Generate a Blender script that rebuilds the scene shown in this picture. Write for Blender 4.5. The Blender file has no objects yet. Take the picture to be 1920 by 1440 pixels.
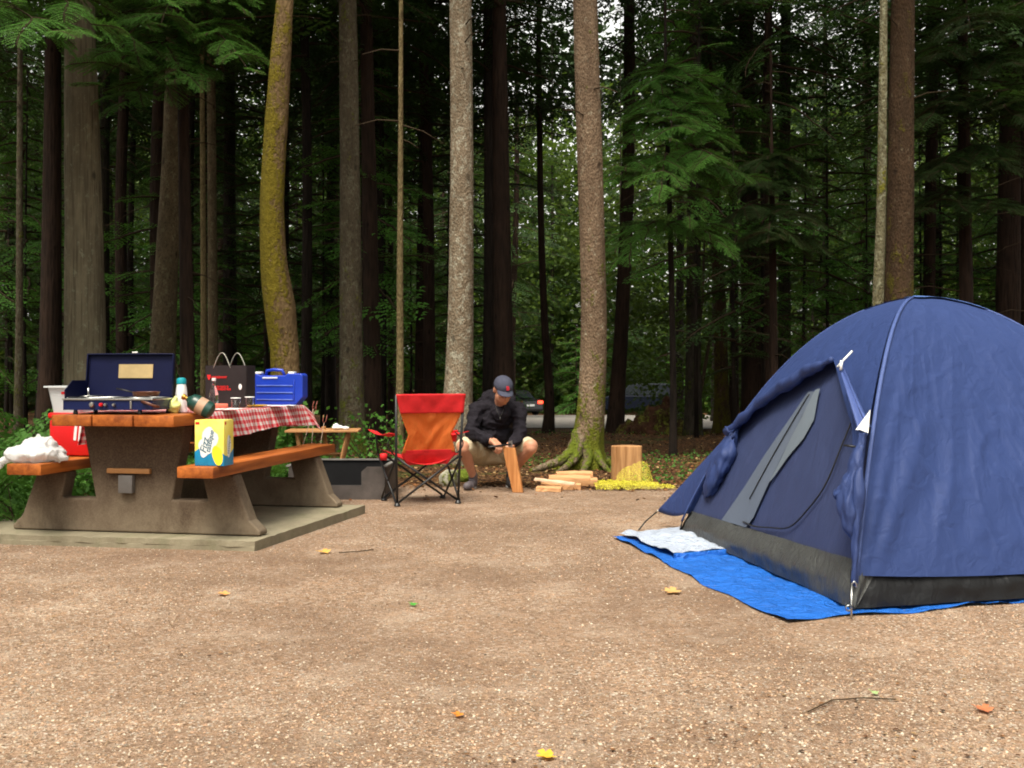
import bpy, bmesh, math, random
import numpy as np
from mathutils import Vector, Matrix, Euler, noise
R = math.radians
random.seed(7)
S = bpy.context.scene
COL = S.collection

# ------------------------------------------------------------------ camera, world, sun, exposure
cd = bpy.data.cameras.new("camera"); cam = bpy.data.objects.new("camera", cd); COL.objects.link(cam)
cam.location = (0, 0, 1.1); cam.rotation_euler = (R(90), 0, 0)
cd.sensor_width = 36; cd.lens = 36.56; cd.shift_y = -20 / 1920; cd.clip_start = .05; cd.clip_end = 600
S.camera = cam
W = bpy.data.worlds.new("World"); S.world = W; W.use_nodes = True
SUN_EL, SUN_AZ = 62, 205          # degrees; azimuth measured clockwise from +Y
nt = W.node_tree; bg = nt.nodes["Background"]
sky = nt.nodes.new("ShaderNodeTexSky"); sky.sky_type = 'NISHITA'; sky.sun_disc = False
sky.sun_elevation = R(SUN_EL); sky.sun_rotation = R(SUN_AZ); sky.dust_density = 4; sky.air_density = 1.2
hs = nt.nodes.new("ShaderNodeHueSaturation"); hs.inputs['Saturation'].default_value = .10
nt.links.new(sky.outputs[0], hs.inputs['Color']); tw = nt.nodes.new('ShaderNodeMix'); tw.data_type = 'RGBA'; tw.blend_type = 'MULTIPLY'; tw.inputs[0].default_value = 1; tw.inputs[7].default_value = (1, .975, .90, 1)
nt.links.new(hs.outputs[0], tw.inputs[6]); nt.links.new(tw.outputs[2], bg.inputs[0])
bg.inputs[1].default_value = .15
sl = bpy.data.lights.new("sun", 'SUN'); sl.energy = 1.3; sl.angle = R(24); sl.color = (1, .91, .74)
so = bpy.data.objects.new("sun", sl); COL.objects.link(so)
az = R(SUN_AZ); el = R(SUN_EL)
sd = Vector((math.sin(az) * math.cos(el), math.cos(az) * math.cos(el), math.sin(el)))
so.rotation_euler = sd.to_track_quat('Z', 'Y').to_euler(); so.location = (0, 0, 60)
vs = S.view_settings; vs.view_transform = 'Standard'; vs.look = 'None'; vs.gamma = 1; vs.exposure = 1.38
S.display_settings.display_device = 'sRGB'
S.cycles.filter_width = 1.9; S.cycles.max_bounces = 6; S.cycles.diffuse_bounces = 2; S.cycles.glossy_bounces = 2
S.cycles.transmission_bounces = 4; S.cycles.transparent_max_bounces = 8
S.cycles.caustics_reflective = False; S.cycles.caustics_refractive = False

F = 1950.0
def PX(px, py, d):                # photo pixel at depth d -> world
    return Vector(((px - 960) / F * d, d, 1.1 - (py - 700) / F * d))
def pix(v): return (960 + F * v[0] / v[1], 700 - F * (v[2] - 1.1) / v[1])
def hash2(x, y, s=1.0): return noise.noise(Vector((x * s, y * s, 3.3)))
def ground_z(x, y):
    z = 0.0
    if y > 12: z = -.028 * (min(y, 62) - 12)
    f = min(1, max(0, (y - 9.5) / 3)) if y > 0 else 0
    fl = min(1, max(0, (-x - 3.4) / 1.5)) if y > 4 else 0
    if y > 60: f = max(0, 1 - (y - 60) / 10)
    if 27.5 < y < 60 and x > -2: f *= .15
    z += max(f, fl) * (.05 * hash2(x, y, .35) + .03 * hash2(x, y, 1.3) + .02)
    # low bank between the site and the road
    z += .10 * math.exp(-((y - 20) / 3.0) ** 2) * (1 if y > 0 else 0)
    z += .006 * hash2(x, y, .8)
    return z

# ------------------------------------------------------------------ helpers
def link(o, parent=None):
    COL.objects.link(o)
    if parent is not None: o.parent = parent
    return o
def tag(o, label=None, cat=None, group=None, kind=None):
    if label: o["label"] = label
    if cat: o["category"] = cat
    if group: o["group"] = group
    if kind: o["kind"] = kind
    return o
def thing(name, label, cat, loc=(0, 0, 0), rz=0, group=None):
    o = bpy.data.objects.new(name, None); o.empty_display_size = .1
    o.location = loc; o.rotation_euler = (0, 0, rz)
    link(o); return tag(o, label, cat, group)
class MB:
    def __init__(s): s.v = []; s.f = []; s.m = []; s.cur = 0
    def add(s, vs, fs, M=None):
        b = len(s.v)
        for p in vs:
            p = Vector(p)
            s.v.append(tuple(M @ p) if M is not None else tuple(p))
        for f in fs: s.f.append(tuple(i + b for i in f)); s.m.append(s.cur)
        return s
    def box(s, c, d, M=None, bev=0):
        bm = bmesh.new(); bmesh.ops.create_cube(bm, size=1)
        for v in bm.verts: v.co = Vector((v.co.x * d[0] + c[0], v.co.y * d[1] + c[1], v.co.z * d[2] + c[2]))
        if bev: bmesh.ops.bevel(bm, geom=list(bm.edges), offset=bev, segments=2, affect='EDGES', profile=.5)
        bm.verts.index_update()
        s.add([v.co.copy() for v in bm.verts], [[v.index for v in f.verts] for f in bm.faces], M); bm.free(); return s
    def tube(s, pts, r, n=8, cap=True, flat=None):
        pts = [Vector(p) for p in pts]
        rs = r if isinstance(r, (list, tuple)) else [r] * len(pts)
        b = len(s.v); up = None
        for i, p in enumerate(pts):
            t = (pts[min(i + 1, len(pts) - 1)] - pts[max(i - 1, 0)])
            if t.length < 1e-9: t = Vector((0, 0, 1))
            t.normalize()
            if up is None:
                up = Vector((0, 0, 1)) if abs(t.z) < .9 else Vector((1, 0, 0))
            a = up.cross(t)
            if a.length < 1e-6: a = Vector((1, 0, 0)).cross(t)
            a.normalize(); c = t.cross(a); up = c
            for k in range(n):
                q = 2 * math.pi * k / n
                s.v.append(tuple(p + (a * math.cos(q) + c * math.sin(q) * (flat or 1)) * rs[i]))
        for i in range(len(pts) - 1):
            for k in range(n):
                k2 = (k + 1) % n
                s.f.append((b + i * n + k, b + i * n + k2, b + (i + 1) * n + k2, b + (i + 1) * n + k)); s.m.append(s.cur)
        if cap:
            s.f.append(tuple(b + k for k in range(n))[::-1]); s.m.append(s.cur)
            s.f.append(tuple(b + (len(pts) - 1) * n + k for k in range(n))); s.m.append(s.cur)
        return s
    def lathe(s, prof, n=20, M=None, cap=True):
        b = len(s.v); vs = []; fs = []
        for r, z in prof:
            for k in range(n):
                q = 2 * math.pi * k / n; vs.append((r * math.cos(q), r * math.sin(q), z))
        for i in range(len(prof) - 1):
            for k in range(n):
                k2 = (k + 1) % n; fs.append((i * n + k, i * n + k2, (i + 1) * n + k2, (i + 1) * n + k))
        if cap:
            fs.append(tuple(range(n))[::-1]); fs.append(tuple((len(prof) - 1) * n + k for k in range(n)))
        return s.add(vs, fs, M)
    def prism(s, poly, y0, y1, M=None):      # poly in x,z extruded along y
        n = len(poly)
        vs = [(x, y0, z) for x, z in poly] + [(x, y1, z) for x, z in poly]
        fs = [tuple(range(n)), tuple(range(n, 2 * n))[::-1]] + [(i, i + n, (i + 1) % n + n, (i + 1) % n) for i in range(n)]
        return s.add(vs, fs, M)
    def cap(s, p0, r0, p1, r1, n=14):        # tapered capsule
        p0 = Vector(p0); p1 = Vector(p1); t = (p1 - p0)
        L = t.length; t = t.normalized() if L > 1e-6 else Vector((0, 0, 1))
        pts = []; rs = []
        for k in range(7):
            a = -math.pi / 2 + math.pi / 2 * k / 6; pts.append(p0 + t * (math.sin(a) * r0)); rs.append(max(1e-4, math.cos(a) * r0))
        for k in range(7):
            a = math.pi / 2 * k / 6; pts.append(p1 + t * (math.sin(a) * r1)); rs.append(max(1e-4, math.cos(a) * r1))
        return s.tube(pts, rs, n)
    def ell(s, c, r, rot=None, n=18, k=12):
        prof = [(max(1e-4, math.cos(-math.pi / 2 + math.pi * i / k)), math.sin(-math.pi / 2 + math.pi * i / k)) for i in range(k + 1)]
        M = Matrix.Translation(c) @ (rot.to_matrix().to_4x4() if rot is not None else Matrix()) @ Matrix.Diagonal((r[0], r[1], r[2], 1))
        return s.lathe(prof, n, M)
    def grid(s, fn, nu, nv, closeu=False):
        vs = [fn(i / nu, j / nv) for j in range(nv + 1) for i in range(nu + 1)]
        fs = [(j * (nu + 1) + i, j * (nu + 1) + i + 1, (j + 1) * (nu + 1) + i + 1, (j + 1) * (nu + 1) + i) for j in range(nv) for i in range(nu)]
        return s.add(vs, fs)
    def build(s, name, mat, parent=None, smooth=False, ang=None):
        me = bpy.data.meshes.new(name); me.from_pydata(s.v, [], s.f)
        for m in (mat if isinstance(mat, (list, tuple)) else [mat]): me.materials.append(m)
        if any(s.m): me.polygons.foreach_set('material_index', s.m)
        me.validate(); me.update()
        if ang is not None:
            me.shade_smooth()
            try: me.set_sharp_from_angle(angle=R(ang))
            except Exception: pass
        elif smooth: me.polygons.foreach_set('use_smooth', [True] * len(me.polygons))
        return link(bpy.data.objects.new(name, me), parent)
def recalc(o):
    bm = bmesh.new(); bm.from_mesh(o.data); bmesh.ops.recalc_face_normals(bm, faces=bm.faces); bm.to_mesh(o.data); bm.free(); return o
def baked(o):                      # replace modifiers by their result
    dg = bpy.context.evaluated_depsgraph_get(); dg.update()
    me = bpy.data.meshes.new_from_object(o.evaluated_get(dg)); o.modifiers.clear(); o.data = me; return o
def remesh(o, vox, it=4, fac=.5, disp=None):
    m = o.modifiers.new('r', 'REMESH'); m.mode = 'VOXEL'; m.voxel_size = vox; m.use_smooth_shade = True
    if it:
        q = o.modifiers.new('s', 'SMOOTH'); q.iterations = it; q.factor = fac
    baked(o)
    if disp:
        me = o.data; ns = [v.normal.copy() for v in me.vertices]
        for v, n_ in zip(me.vertices, ns): v.co += n_ * disp(v.co)
    o.data.polygons.foreach_set('use_smooth', [True] * len(o.data.polygons)); return o
def thick(o, t, off=0):
    m = o.modifiers.new('t', 'SOLIDIFY'); m.thickness = t; m.offset = off; return o
def subsurf(o, n=1):
    m = o.modifiers.new('b', 'SUBSURF'); m.levels = n; m.render_levels = n; return o
def text_part(s, size, mat, name, parent, M, ext=.0006, shear=0, space=1, bold=0):
    c = bpy.data.curves.new(name, 'FONT'); c.body = s; c.size = size; c.extrude = ext; c.align_x = 'CENTER'; c.align_y = 'CENTER'
    c.shear = shear; c.space_character = space; c.offset = bold; c.resolution_u = 3
    o = bpy.data.objects.new(name, c); COL.objects.link(o)
    dg = bpy.context.evaluated_depsgraph_get(); dg.update()
    me = bpy.data.meshes.new_from_object(o.evaluated_get(dg)); bpy.data.objects.remove(o)
    me.transform(M); me.materials.clear(); me.materials.append(mat)
    return link(bpy.data.objects.new(name, me), parent)

# ------------------------------------------------------------------ materials
class NT:
    def __init__(s, name):
        s.m = bpy.data.materials.new(name); s.m.use_nodes = True; s.t = s.m.node_tree; s.b = s.t.nodes['Principled BSDF']
        s.out = s.t.nodes['Material Output']; s._co = None
    def n(s, ty, **kw):
        x = s.t.nodes.new(ty)
        for k, v in kw.items(): setattr(x, k, v)
        return x
    def l(s, a, b): s.t.links.new(a, b)
    def co(s, scale=(1, 1, 1), src='Object'):
        tc = s._co or s.n('ShaderNodeTexCoord'); s._co = tc
        mp = s.n('ShaderNodeMapping'); mp.inputs['Scale'].default_value = scale; s.l(tc.outputs[src], mp.inputs[0]); return mp.outputs[0]
    def noise(s, vec, sc, det=5, rough=.6):
        x = s.n('ShaderNodeTexNoise'); x.inputs['Scale'].default_value = sc; x.inputs['Detail'].default_value = det; x.inputs['Roughness'].default_value = rough
        s.l(vec, x.inputs['Vector']); return x.outputs['Fac']
    def vor(s, vec, sc, out='Distance', feat='F1'):
        x = s.n('ShaderNodeTexVoronoi'); x.feature = feat; x.inputs['Scale'].default_value = sc; s.l(vec, x.inputs['Vector']); return x.outputs[out]
    def ramp(s, fac, stops, interp='LINEAR'):
        x = s.n('ShaderNodeValToRGB'); x.color_ramp.interpolation = interp; e = x.color_ramp.elements
        while len(e) < len(stops): e.new(.5)
        for q, (p, c) in zip(e, stops):
            q.position = p; q.color = (c, c, c, 1) if isinstance(c, (int, float)) else (*c, 1)
        s.l(fac, x.inputs[0]); return x.outputs[0]
    def mix(s, fac, a, b, bt='MIX'):
        x = s.n('ShaderNodeMix', data_type='RGBA', blend_type=bt)
        for sock, v in ((x.inputs[0], fac), (x.inputs[6], a), (x.inputs[7], b)):
            if isinstance(v, (int, float)): sock.default_value = v
            elif isinstance(v, tuple): sock.default_value = (*v, 1)
            else: s.l(v, sock)
        return x.outputs[2]
    def math(s, op, a, b=0.0, clamp=False):
        x = s.n('ShaderNodeMath', operation=op, use_clamp=clamp)
        for sock, v in ((x.inputs[0], a), (x.inputs[1], b)):
            if isinstance(v, (int, float)): sock.default_value = v
            else: s.l(v, sock)
        return x.outputs[0]
    def col(s, c):
        if isinstance(c, tuple): s.b.inputs['Base Color'].default_value = (*c, 1)
        else: s.l(c, s.b.inputs['Base Color'])
        return s
    def p(s, rough=.8, spec=.3, metal=0, trans=0, alpha=None):
        s.b.inputs['Roughness'].default_value = rough; s.b.inputs['Specular IOR Level'].default_value = spec
        s.b.inputs['Metallic'].default_value = metal; s.b.inputs['Transmission Weight'].default_value = trans
        if alpha is not None: s.b.inputs['Alpha'].default_value = alpha
        return s
    def bump(s, h, st=.4, dist=.01):
        x = s.n('ShaderNodeBump'); x.inputs['Strength'].default_value = st; x.inputs['Distance'].default_value = dist
        s.l(h, x.inputs['Height']); s.l(x.outputs[0], s.b.inputs['Normal']); return s
    def translucent(s, col, w):
        tr = s.n('ShaderNodeBsdfTranslucent'); mx = s.n('ShaderNodeMixShader'); mx.inputs[0].default_value = w
        if isinstance(col, tuple): tr.inputs[0].default_value = (*col, 1)
        else: s.l(col, tr.inputs[0])
        s.l(s.b.outputs[0], mx.inputs[1]); s.l(tr.outputs[0], mx.inputs[2]); s.l(mx.outputs[0], s.out.inputs[0]); return s
def sc3(c, k): return tuple(min(1, x * k) for x in c)
def basic(name, c, rough=.6, spec=.4, var=.15, sc=8, bump=.15, dist=.002, bsc=60, metal=0, stretch=(1, 1, 1), trans=0):
    t = NT(name); v = t.co(stretch); f = t.noise(v, sc)
    t.col(t.mix(t.ramp(f, [(.3, 0), (.7, 1)]), sc3(c, 1 - var), sc3(c, 1 + var))).p(rough, spec, metal, trans)
    t.bump(t.noise(v, bsc, 3), bump, dist); return t.m
def bark(name, dark, lite, lichen=None, lich_amt=.3, st=.12, sc=14, moss=0.0, moss_col=(.13, .14, .02), base_moss=0.0, base_h=1.2, side=None, plates=False):
    t = NT(name); v = t.co((1, 1, st)); v1 = t.co((1, 1, .6))
    f = t.noise(v, sc, 8, .7); g = t.vor(v, sc * 1.6)
    h = t.math('ADD', t.math('MULTIPLY', f, .7), t.math('MULTIPLY', g, .5))
    c = t.mix(t.ramp(h, [(.3, 0), (.62, 1)]), dark, lite)
    c = t.mix(t.math('MULTIPLY', t.ramp(t.noise(v1, 2.2, 3), [(.35, 0), (.7, 1)]), .45), c, sc3(dark, .75))
    if lichen is not None:
        lm = t.ramp(t.noise(t.co((1, 1, .7)), 16, 6, .75), [(.6 - lich_amt * .3, 0), (.68 - lich_amt * .3, 1)])
        c = t.mix(t.math('MULTIPLY', lm, .75), c, lichen)
    kn = t.vor(t.co((1, 1, .55)), 4.2); c = t.mix(t.ramp(kn, [(.07, .8), (.16, 0)]), c, sc3(dark, .45))
    c = t.mix(t.math('MULTIPLY', t.ramp(t.noise(t.co((1, 1, .35)), 3.1, 5, .7), [(.42, 0), (.62, 1)]), .6), c, sc3(dark, 1.1))
    if moss or base_moss:
        o = t.noise(t.co((1, 1, .45)), 5.5, 6, .7)
        o = t.math('ADD', t.math('MULTIPLY', o, .7), t.math('MULTIPLY', t.noise(t.co(), 26, 3), .3))
        k = t.math('ADD', t.math('ADD', t.math('MULTIPLY', t.math('SUBTRACT', o, .5), 1.7), .5), moss)
        sp = t.n('ShaderNodeSeparateXYZ'); t.l(t.co(), sp.inputs[0])
        if base_moss:
            z = t.math('SUBTRACT', 1.0, t.math('DIVIDE', sp.outputs[2], base_h), True)
            k = t.math('ADD', k, t.math('MULTIPLY', z, base_moss))
        if side is not None:
            k = t.math('ADD', k, t.math('MULTIPLY', sp.outputs[0], side))
        mm = t.ramp(k, [(.5, 0), (.62, 1)])
        mc = t.mix(t.noise(t.co(), 30, 4, .7), sc3(moss_col, .35), sc3(moss_col, 1.6))
        c = t.mix(mm, c, mc)
        h = t.math('ADD', h, t.math('MULTIPLY', mm, t.noise(t.co(), 60, 3)))
    t.col(c).p(.9, .15).bump(h, .9, .03); return t.m
def leafmat(name, a, b, tr=.3, trc=None):
    t = NT(name); oi = t.n('ShaderNodeObjectInfo')
    geo = t.n('ShaderNodeNewGeometry')
    f = t.noise(t.co(), 1.1, 3); r = geo.outputs['Random Per Island']
    k = t.math('ADD', t.math('MULTIPLY', t.ramp(f, [(.3, 0), (.7, 1)]), .55), t.math('MULTIPLY', r, .45))
    c = t.mix(k, a, b)
    t.col(c).p(.6, .25).translucent(t.mix(k, sc3(trc or b, .7), trc or b), tr); return t.m

M = {}
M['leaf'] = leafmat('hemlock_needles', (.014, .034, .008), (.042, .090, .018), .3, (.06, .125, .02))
M['leaf_lit'] = leafmat('lit_hemlock_needles', (.036, .110, .016), (.110, .280, .038), .38, (.14, .34, .045))  # brighter copy of the hemlock needles, light put into the colour
M['leaf_far'] = leafmat('maple_leaves', (.020, .042, .006), (.075, .120, .015), .35, (.12, .19, .022))
M['fern'] = leafmat('fern_leaves', (.035, .10, .015), (.10, .24, .04), .35, (.12, .28, .04))
M['twig'] = basic('twig_bark', (.05, .035, .022), .9, .1)
M['b_far'] = bark('far_bark', (.008, .006, .005), (.030, .022, .017), None, st=.15, sc=8)
# ------------------------------------------------------------------ ground, road
def axis(segs):
    out = [segs[0][0]]
    for a, b, st in segs:
        n = max(1, round((b - a) / st)); out += [a + (b - a) * (i + 1) / n for i in range(n)]
    return out
xs = axis([(-160, -40, 12), (-40, -9, 1.5), (-9, 9, .12), (9, 40, 1.5), (40, 160, 12)])
ys = axis([(-60, 0, 6), (0, 14, .12), (14, 30, .4), (30, 66, 1.2), (66, 260, 12)])
vs_ = [(x, y, ground_z(x, y)) for y in ys for x in xs]
nx = len(xs)
fs_ = [(j * nx + i, j * nx + i + 1, (j + 1) * nx + i + 1, (j + 1) * nx + i) for j in range(len(ys) - 1) for i in range(nx - 1)]
def gravel_mask(x, y):
    n = .55 * hash2(x, y, .9) + .25 * hash2(x, y, 3.1)
    edge = 10.15 + .25 * math.sin(x * .8 + 1)                   # far edge of the gravel
    m = (edge + n - y) / .7
    m = min(m, (x + 3.55 + (.35 if y < 6.4 else 0) * (6.4 - y) + n * .4) / .35) if y > 3.5 else m
    if y < 6.3: m = max(m, (6.5 - y) / .3)
    return max(0, min(1, m))
me = bpy.data.meshes.new('ground'); me.from_pydata(vs_, [], fs_); me.update()
at = me.attributes.new('gravel', 'FLOAT', 'POINT')
at.data.foreach_set('value', [gravel_mask(v[0], v[1]) for v in vs_])
me.polygons.foreach_set('use_smooth', [True] * len(me.polygons))
t = NT('ground_soil'); v = t.co()
an = t.n('ShaderNodeAttribute'); an.attribute_name = 'gravel'
g1 = t.vor(v, 95, 'Color'); sx = t.n('ShaderNodeSeparateColor'); t.l(g1, sx.inputs[0])
g2 = t.vor(v, 38, 'Color'); sx2 = t.n('ShaderNodeSeparateColor'); t.l(g2, sx2.inputs[0])
gc = t.ramp(sx.outputs[0], [(0, (.14, .092, .060)), (.2, (.24, .158, .104)), (.5, (.32, .213, .145)), (.8, (.385, .268, .190)), (.93, (.44, .34, .26)), (1, (.58, .51, .43))])
gc = t.mix(t.ramp(sx2.outputs[1], [(.6, 0), (.95, .5)]), gc, (.44, .27, .16))
gc = t.mix(t.ramp(sx2.outputs[0], [(.90, 0), (.94, .8)], 'CONSTANT'), gc, (.40, .30, .22))
pat = t.ramp(t.noise(v, .75, 5, .65), [(.34, 0), (.66, 1)])
gc = t.mix(t.math('MULTIPLY', t.math('SUBTRACT', 1, pat), .74), gc, (.150, .092, .060))
gc = t.mix(t.math('MULTIPLY', t.ramp(t.noise(v, 2.6, 4, .6), [(.52, 0), (.72, 1)]), .35), gc, (.50, .40, .31))
f1 = t.vor(v, 42, 'Color'); sf = t.n('ShaderNodeSeparateColor'); t.l(f1, sf.inputs[0])
fc = t.ramp(sf.outputs[0], [(0, (.012, .008, .005)), (.35, (.045, .024, .013)), (.7, (.10, .048, .022)), (.9, (.18, .085, .035)), (1, (.30, .17, .07))])
mo = t.ramp(t.noise(v, 1.1, 5), [(.55, 0), (.66, .8)])
fc = t.mix(mo, fc, t.mix(t.noise(v, 40, 3), (.02, .035, .008), (.07, .10, .02)))
mk = t.ramp(t.math('ADD', an.outputs['Fac'], t.math('MULTIPLY', t.math('SUBTRACT', t.noise(v, 22, 4), .5), .9)), [(.35, 0), (.6, 1)])
t.col(t.mix(mk, fc, gc)).p(.95, .12)
t.bump(t.math('ADD', t.math('MULTIPLY', t.vor(v, 95), .7), t.noise(v, 160, 2)), .9, .010)
me.materials.append(t.m)
g = link(bpy.data.objects.new('ground', me)); tag(g, kind='structure')

def sheet(name, x0, x1, y0, y1, st, lift, mat, edge=0.0):
    nx_ = max(2, int((x1 - x0) / st)); ny_ = max(2, int((y1 - y0) / st)); mb = MB()
    def fn(a, b):
        x = x0 + (x1 - x0) * a; y = y0 + (y1 - y0) * b
        if edge: y += edge * hash2(x, 0, .35) * (1 - b)
        return (x, y, ground_z(x, y) + lift)
    mb.grid(fn, nx_, ny_); return mb.build(name, mat, None, True)
t = NT('road_gravel'); v = t.co()
t.col(t.mix(t.ramp(t.noise(v, 30, 4), [(.3, 0), (.7, 1)]), t.mix(t.noise(v, .4, 3), (.13, .12, .11), (.17, .15, .13)), (.26, .24, .22))).p(.95, .1).bump(t.noise(v, 60, 2), .4, .01)
rd = sheet('road', -1.0, 46, 29.5, 59.8, .6, .03, t.m, 1.6); tag(rd, kind='structure')

# ------------------------------------------------------------------ gravel chips, forest litter (scattered stuff)
def scatter_mesh(name, P, N, D, L, Wd, Hh, cols, mat, solid=True):
    """P base points, D direction, N up; solid -> squashed octahedra, else 4-point leaves"""
    n = len(P); B = np.cross(N, D); B /= np.linalg.norm(B, axis=1)[:, None] + 1e-9
    if solid:
        V = np.stack([P + D * L, P + B * Wd, P - D * L, P - B * Wd, P + N * Hh, P - N * Hh], 1)
        T = np.array([(0, 1, 4), (1, 2, 4), (2, 3, 4), (3, 0, 4)])
        k = 6
    else:
        V = np.stack([P, P + D * L * .5 + B * Wd, P + D * L - N * Hh, P + D * L * .5 - B * Wd], 1)
        T = np.array([(0, 1, 2, 3)]); k = 4
    Fc = (T[None] + (np.arange(n) * k)[:, None, None]).reshape(-1, T.shape[1])
    V = V.reshape(-1, 3)
    me = bpy.data.meshes.new(name); me.vertices.add(len(V)); me.vertices.foreach_set('co', V.astype(np.float32).ravel())
    nl = Fc.size; me.loops.add(nl); me.loops.foreach_set('vertex_index', Fc.astype(np.int32).ravel())
    me.polygons.add(len(Fc)); me.polygons.foreach_set('loop_start', np.arange(0, nl, T.shape[1], dtype=np.int32))
    me.polygons.foreach_set('loop_total', np.full(len(Fc), T.shape[1], dtype=np.int32))
    me.update(calc_edges=True); me.validate()
    if cols is not None:
        a = me.attributes.new('tint', 'FLOAT_COLOR', 'POINT')
        a.data.foreach_set('color', np.repeat(np.c_[cols, np.ones(n)], k, 0).astype(np.float32).ravel())
    if mat is not None: me.materials.append(mat)
    return me
def tintmat(name, rough=.9, tr=0):
    t = NT(name); a = t.n('ShaderNodeAttribute'); a.attribute_name = 'tint'
    t.col(a.outputs['Color']).p(rough, .2)
    if tr: t.translucent(a.outputs['Color'], tr)
    return t.m
rg = np.random.default_rng(5)
def unit(a): return a / (np.linalg.norm(a, axis=1)[:, None] + 1e-9)
def chips(n, y0, y1, pal, lo, hi, seedmask=None):
    y = y0 * (y1 / y0) ** rg.random(n); x = (rg.random(n) * 2 - 1) * .56 * y
    keep = np.array([gravel_mask(a, b) > .6 for a, b in zip(x, y)])
    keep &= np.array([rg.random() < .30 + .9 * max(0, min(1, .5 + 1.6 * hash2(a + 30, b, .55) + .5 * hash2(a, b, 1.7))) for a, b in zip(x, y)])
    x = x[keep]; y = y[keep]; n = len(x)
    z = np.array([ground_z(a, b) for a, b in zip(x, y)])
    s = lo + (hi - lo) * rg.random(n) ** 2.2
    P = np.c_[x, y, z + s * .15]; an_ = rg.random(n) * 6.283
    D = unit(np.c_[np.cos(an_), np.sin(an_), rg.normal(0, .25, n)]); N = unit(np.c_[rg.normal(0, .25, n), rg.normal(0, .25, n), np.ones(n)])
    N = unit(N - D * (N * D).sum(1)[:, None])
    c = pal[rg.integers(0, len(pal), n)] * (.8 + .4 * rg.random((n, 1)))
    return P, N, D, s[:, None], (s * (.5 + .4 * rg.random(n)))[:, None], (s * (.35 + .3 * rg.random(n)))[:, None], c
pal = np.array([(.44, .37, .29), (.40, .31, .22), (.34, .23, .15), (.30, .20, .125), (.24, .2, .16), (.45, .28, .18), (.46, .39, .30), (.36, .24, .15), (.20, .14, .09)])
me = scatter_mesh('gravel', *chips(110000, 2.2, 8.5, pal, .0017, .0078), tintmat('gravel_chips'))
tag(link(bpy.data.objects.new('gravel', me)), 'loose crushed gravel chips lying over the campsite clearing', 'gravel', kind='stuff')
# litter of leaves and needles
n = 42000
y = 8.9 * (24 / 8.9) ** rg.random(n); x = (rg.random(n) * 2 - 1) * (.6 * y)
keep = np.array([gravel_mask(a, b) < .75 or rg.random() < .03 for a, b in zip(x, y)]); x = x[keep]; y = y[keep]; n = len(x)
z = np.array([ground_z(a, b) for a, b in zip(x, y)]); s = .02 + .035 * rg.random(n); an_ = rg.random(n) * 6.283
D = unit(np.c_[np.cos(an_), np.sin(an_), rg.normal(0.1, .3, n)]); N = unit(np.c_[rg.normal(0, .3, n), rg.normal(0, .3, n), np.ones(n)]); N = unit(N - D * (N * D).sum(1)[:, None])
pl = np.array([(.10, .045, .02), (.16, .07, .025), (.07, .03, .015), (.22, .11, .045), (.13, .05, .02), (.30, .19, .09), (.04, .02, .012)])
c = pl[rg.integers(0, len(pl), n)] * (.7 + .6 * rg.random((n, 1)))
n2 = 5200; y2 = 2.3 * (9.5 / 2.3) ** rg.random(n2); x2 = (rg.random(n2) * 2 - 1) * .55 * y2; z2 = np.array([ground_z(a, b) for a, b in zip(x2, y2)]); a2 = rg.random(n2) * 6.283
k2 = np.array([hash2(a - 20, b, .7) > -.12 for a, b in zip(x2, y2)]) & ~((x2 > .6) & (y2 > 4.4)) & ~((x2 < -1.1) & (y2 > 6.2)); x2, y2, z2, a2 = x2[k2], y2[k2], z2[k2], a2[k2]; n2 = len(x2)
x = np.r_[x, x2]; y = np.r_[y, y2]; z = np.r_[z, z2]; s = np.r_[s, .006 + .016 * rg.random(n2) ** 2]
D = np.r_[D, np.c_[np.cos(a2), np.sin(a2), np.zeros(n2)]]; N = np.r_[N, np.c_[np.zeros(n2), np.zeros(n2), np.ones(n2)]]; c = np.r_[c, pl[rg.integers(0, len(pl), n2)] * .9]
me = scatter_mesh('forest_litter', np.c_[x, y, z + .008], N, D, s[:, None], (s * .4)[:, None], (s * .1)[:, None], c, tintmat('dead_leaves'), False)
tag(link(bpy.data.objects.new('forest_litter', me)), 'reddish brown dead leaves and needles covering the forest floor', 'leaf litter', kind='stuff')

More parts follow.
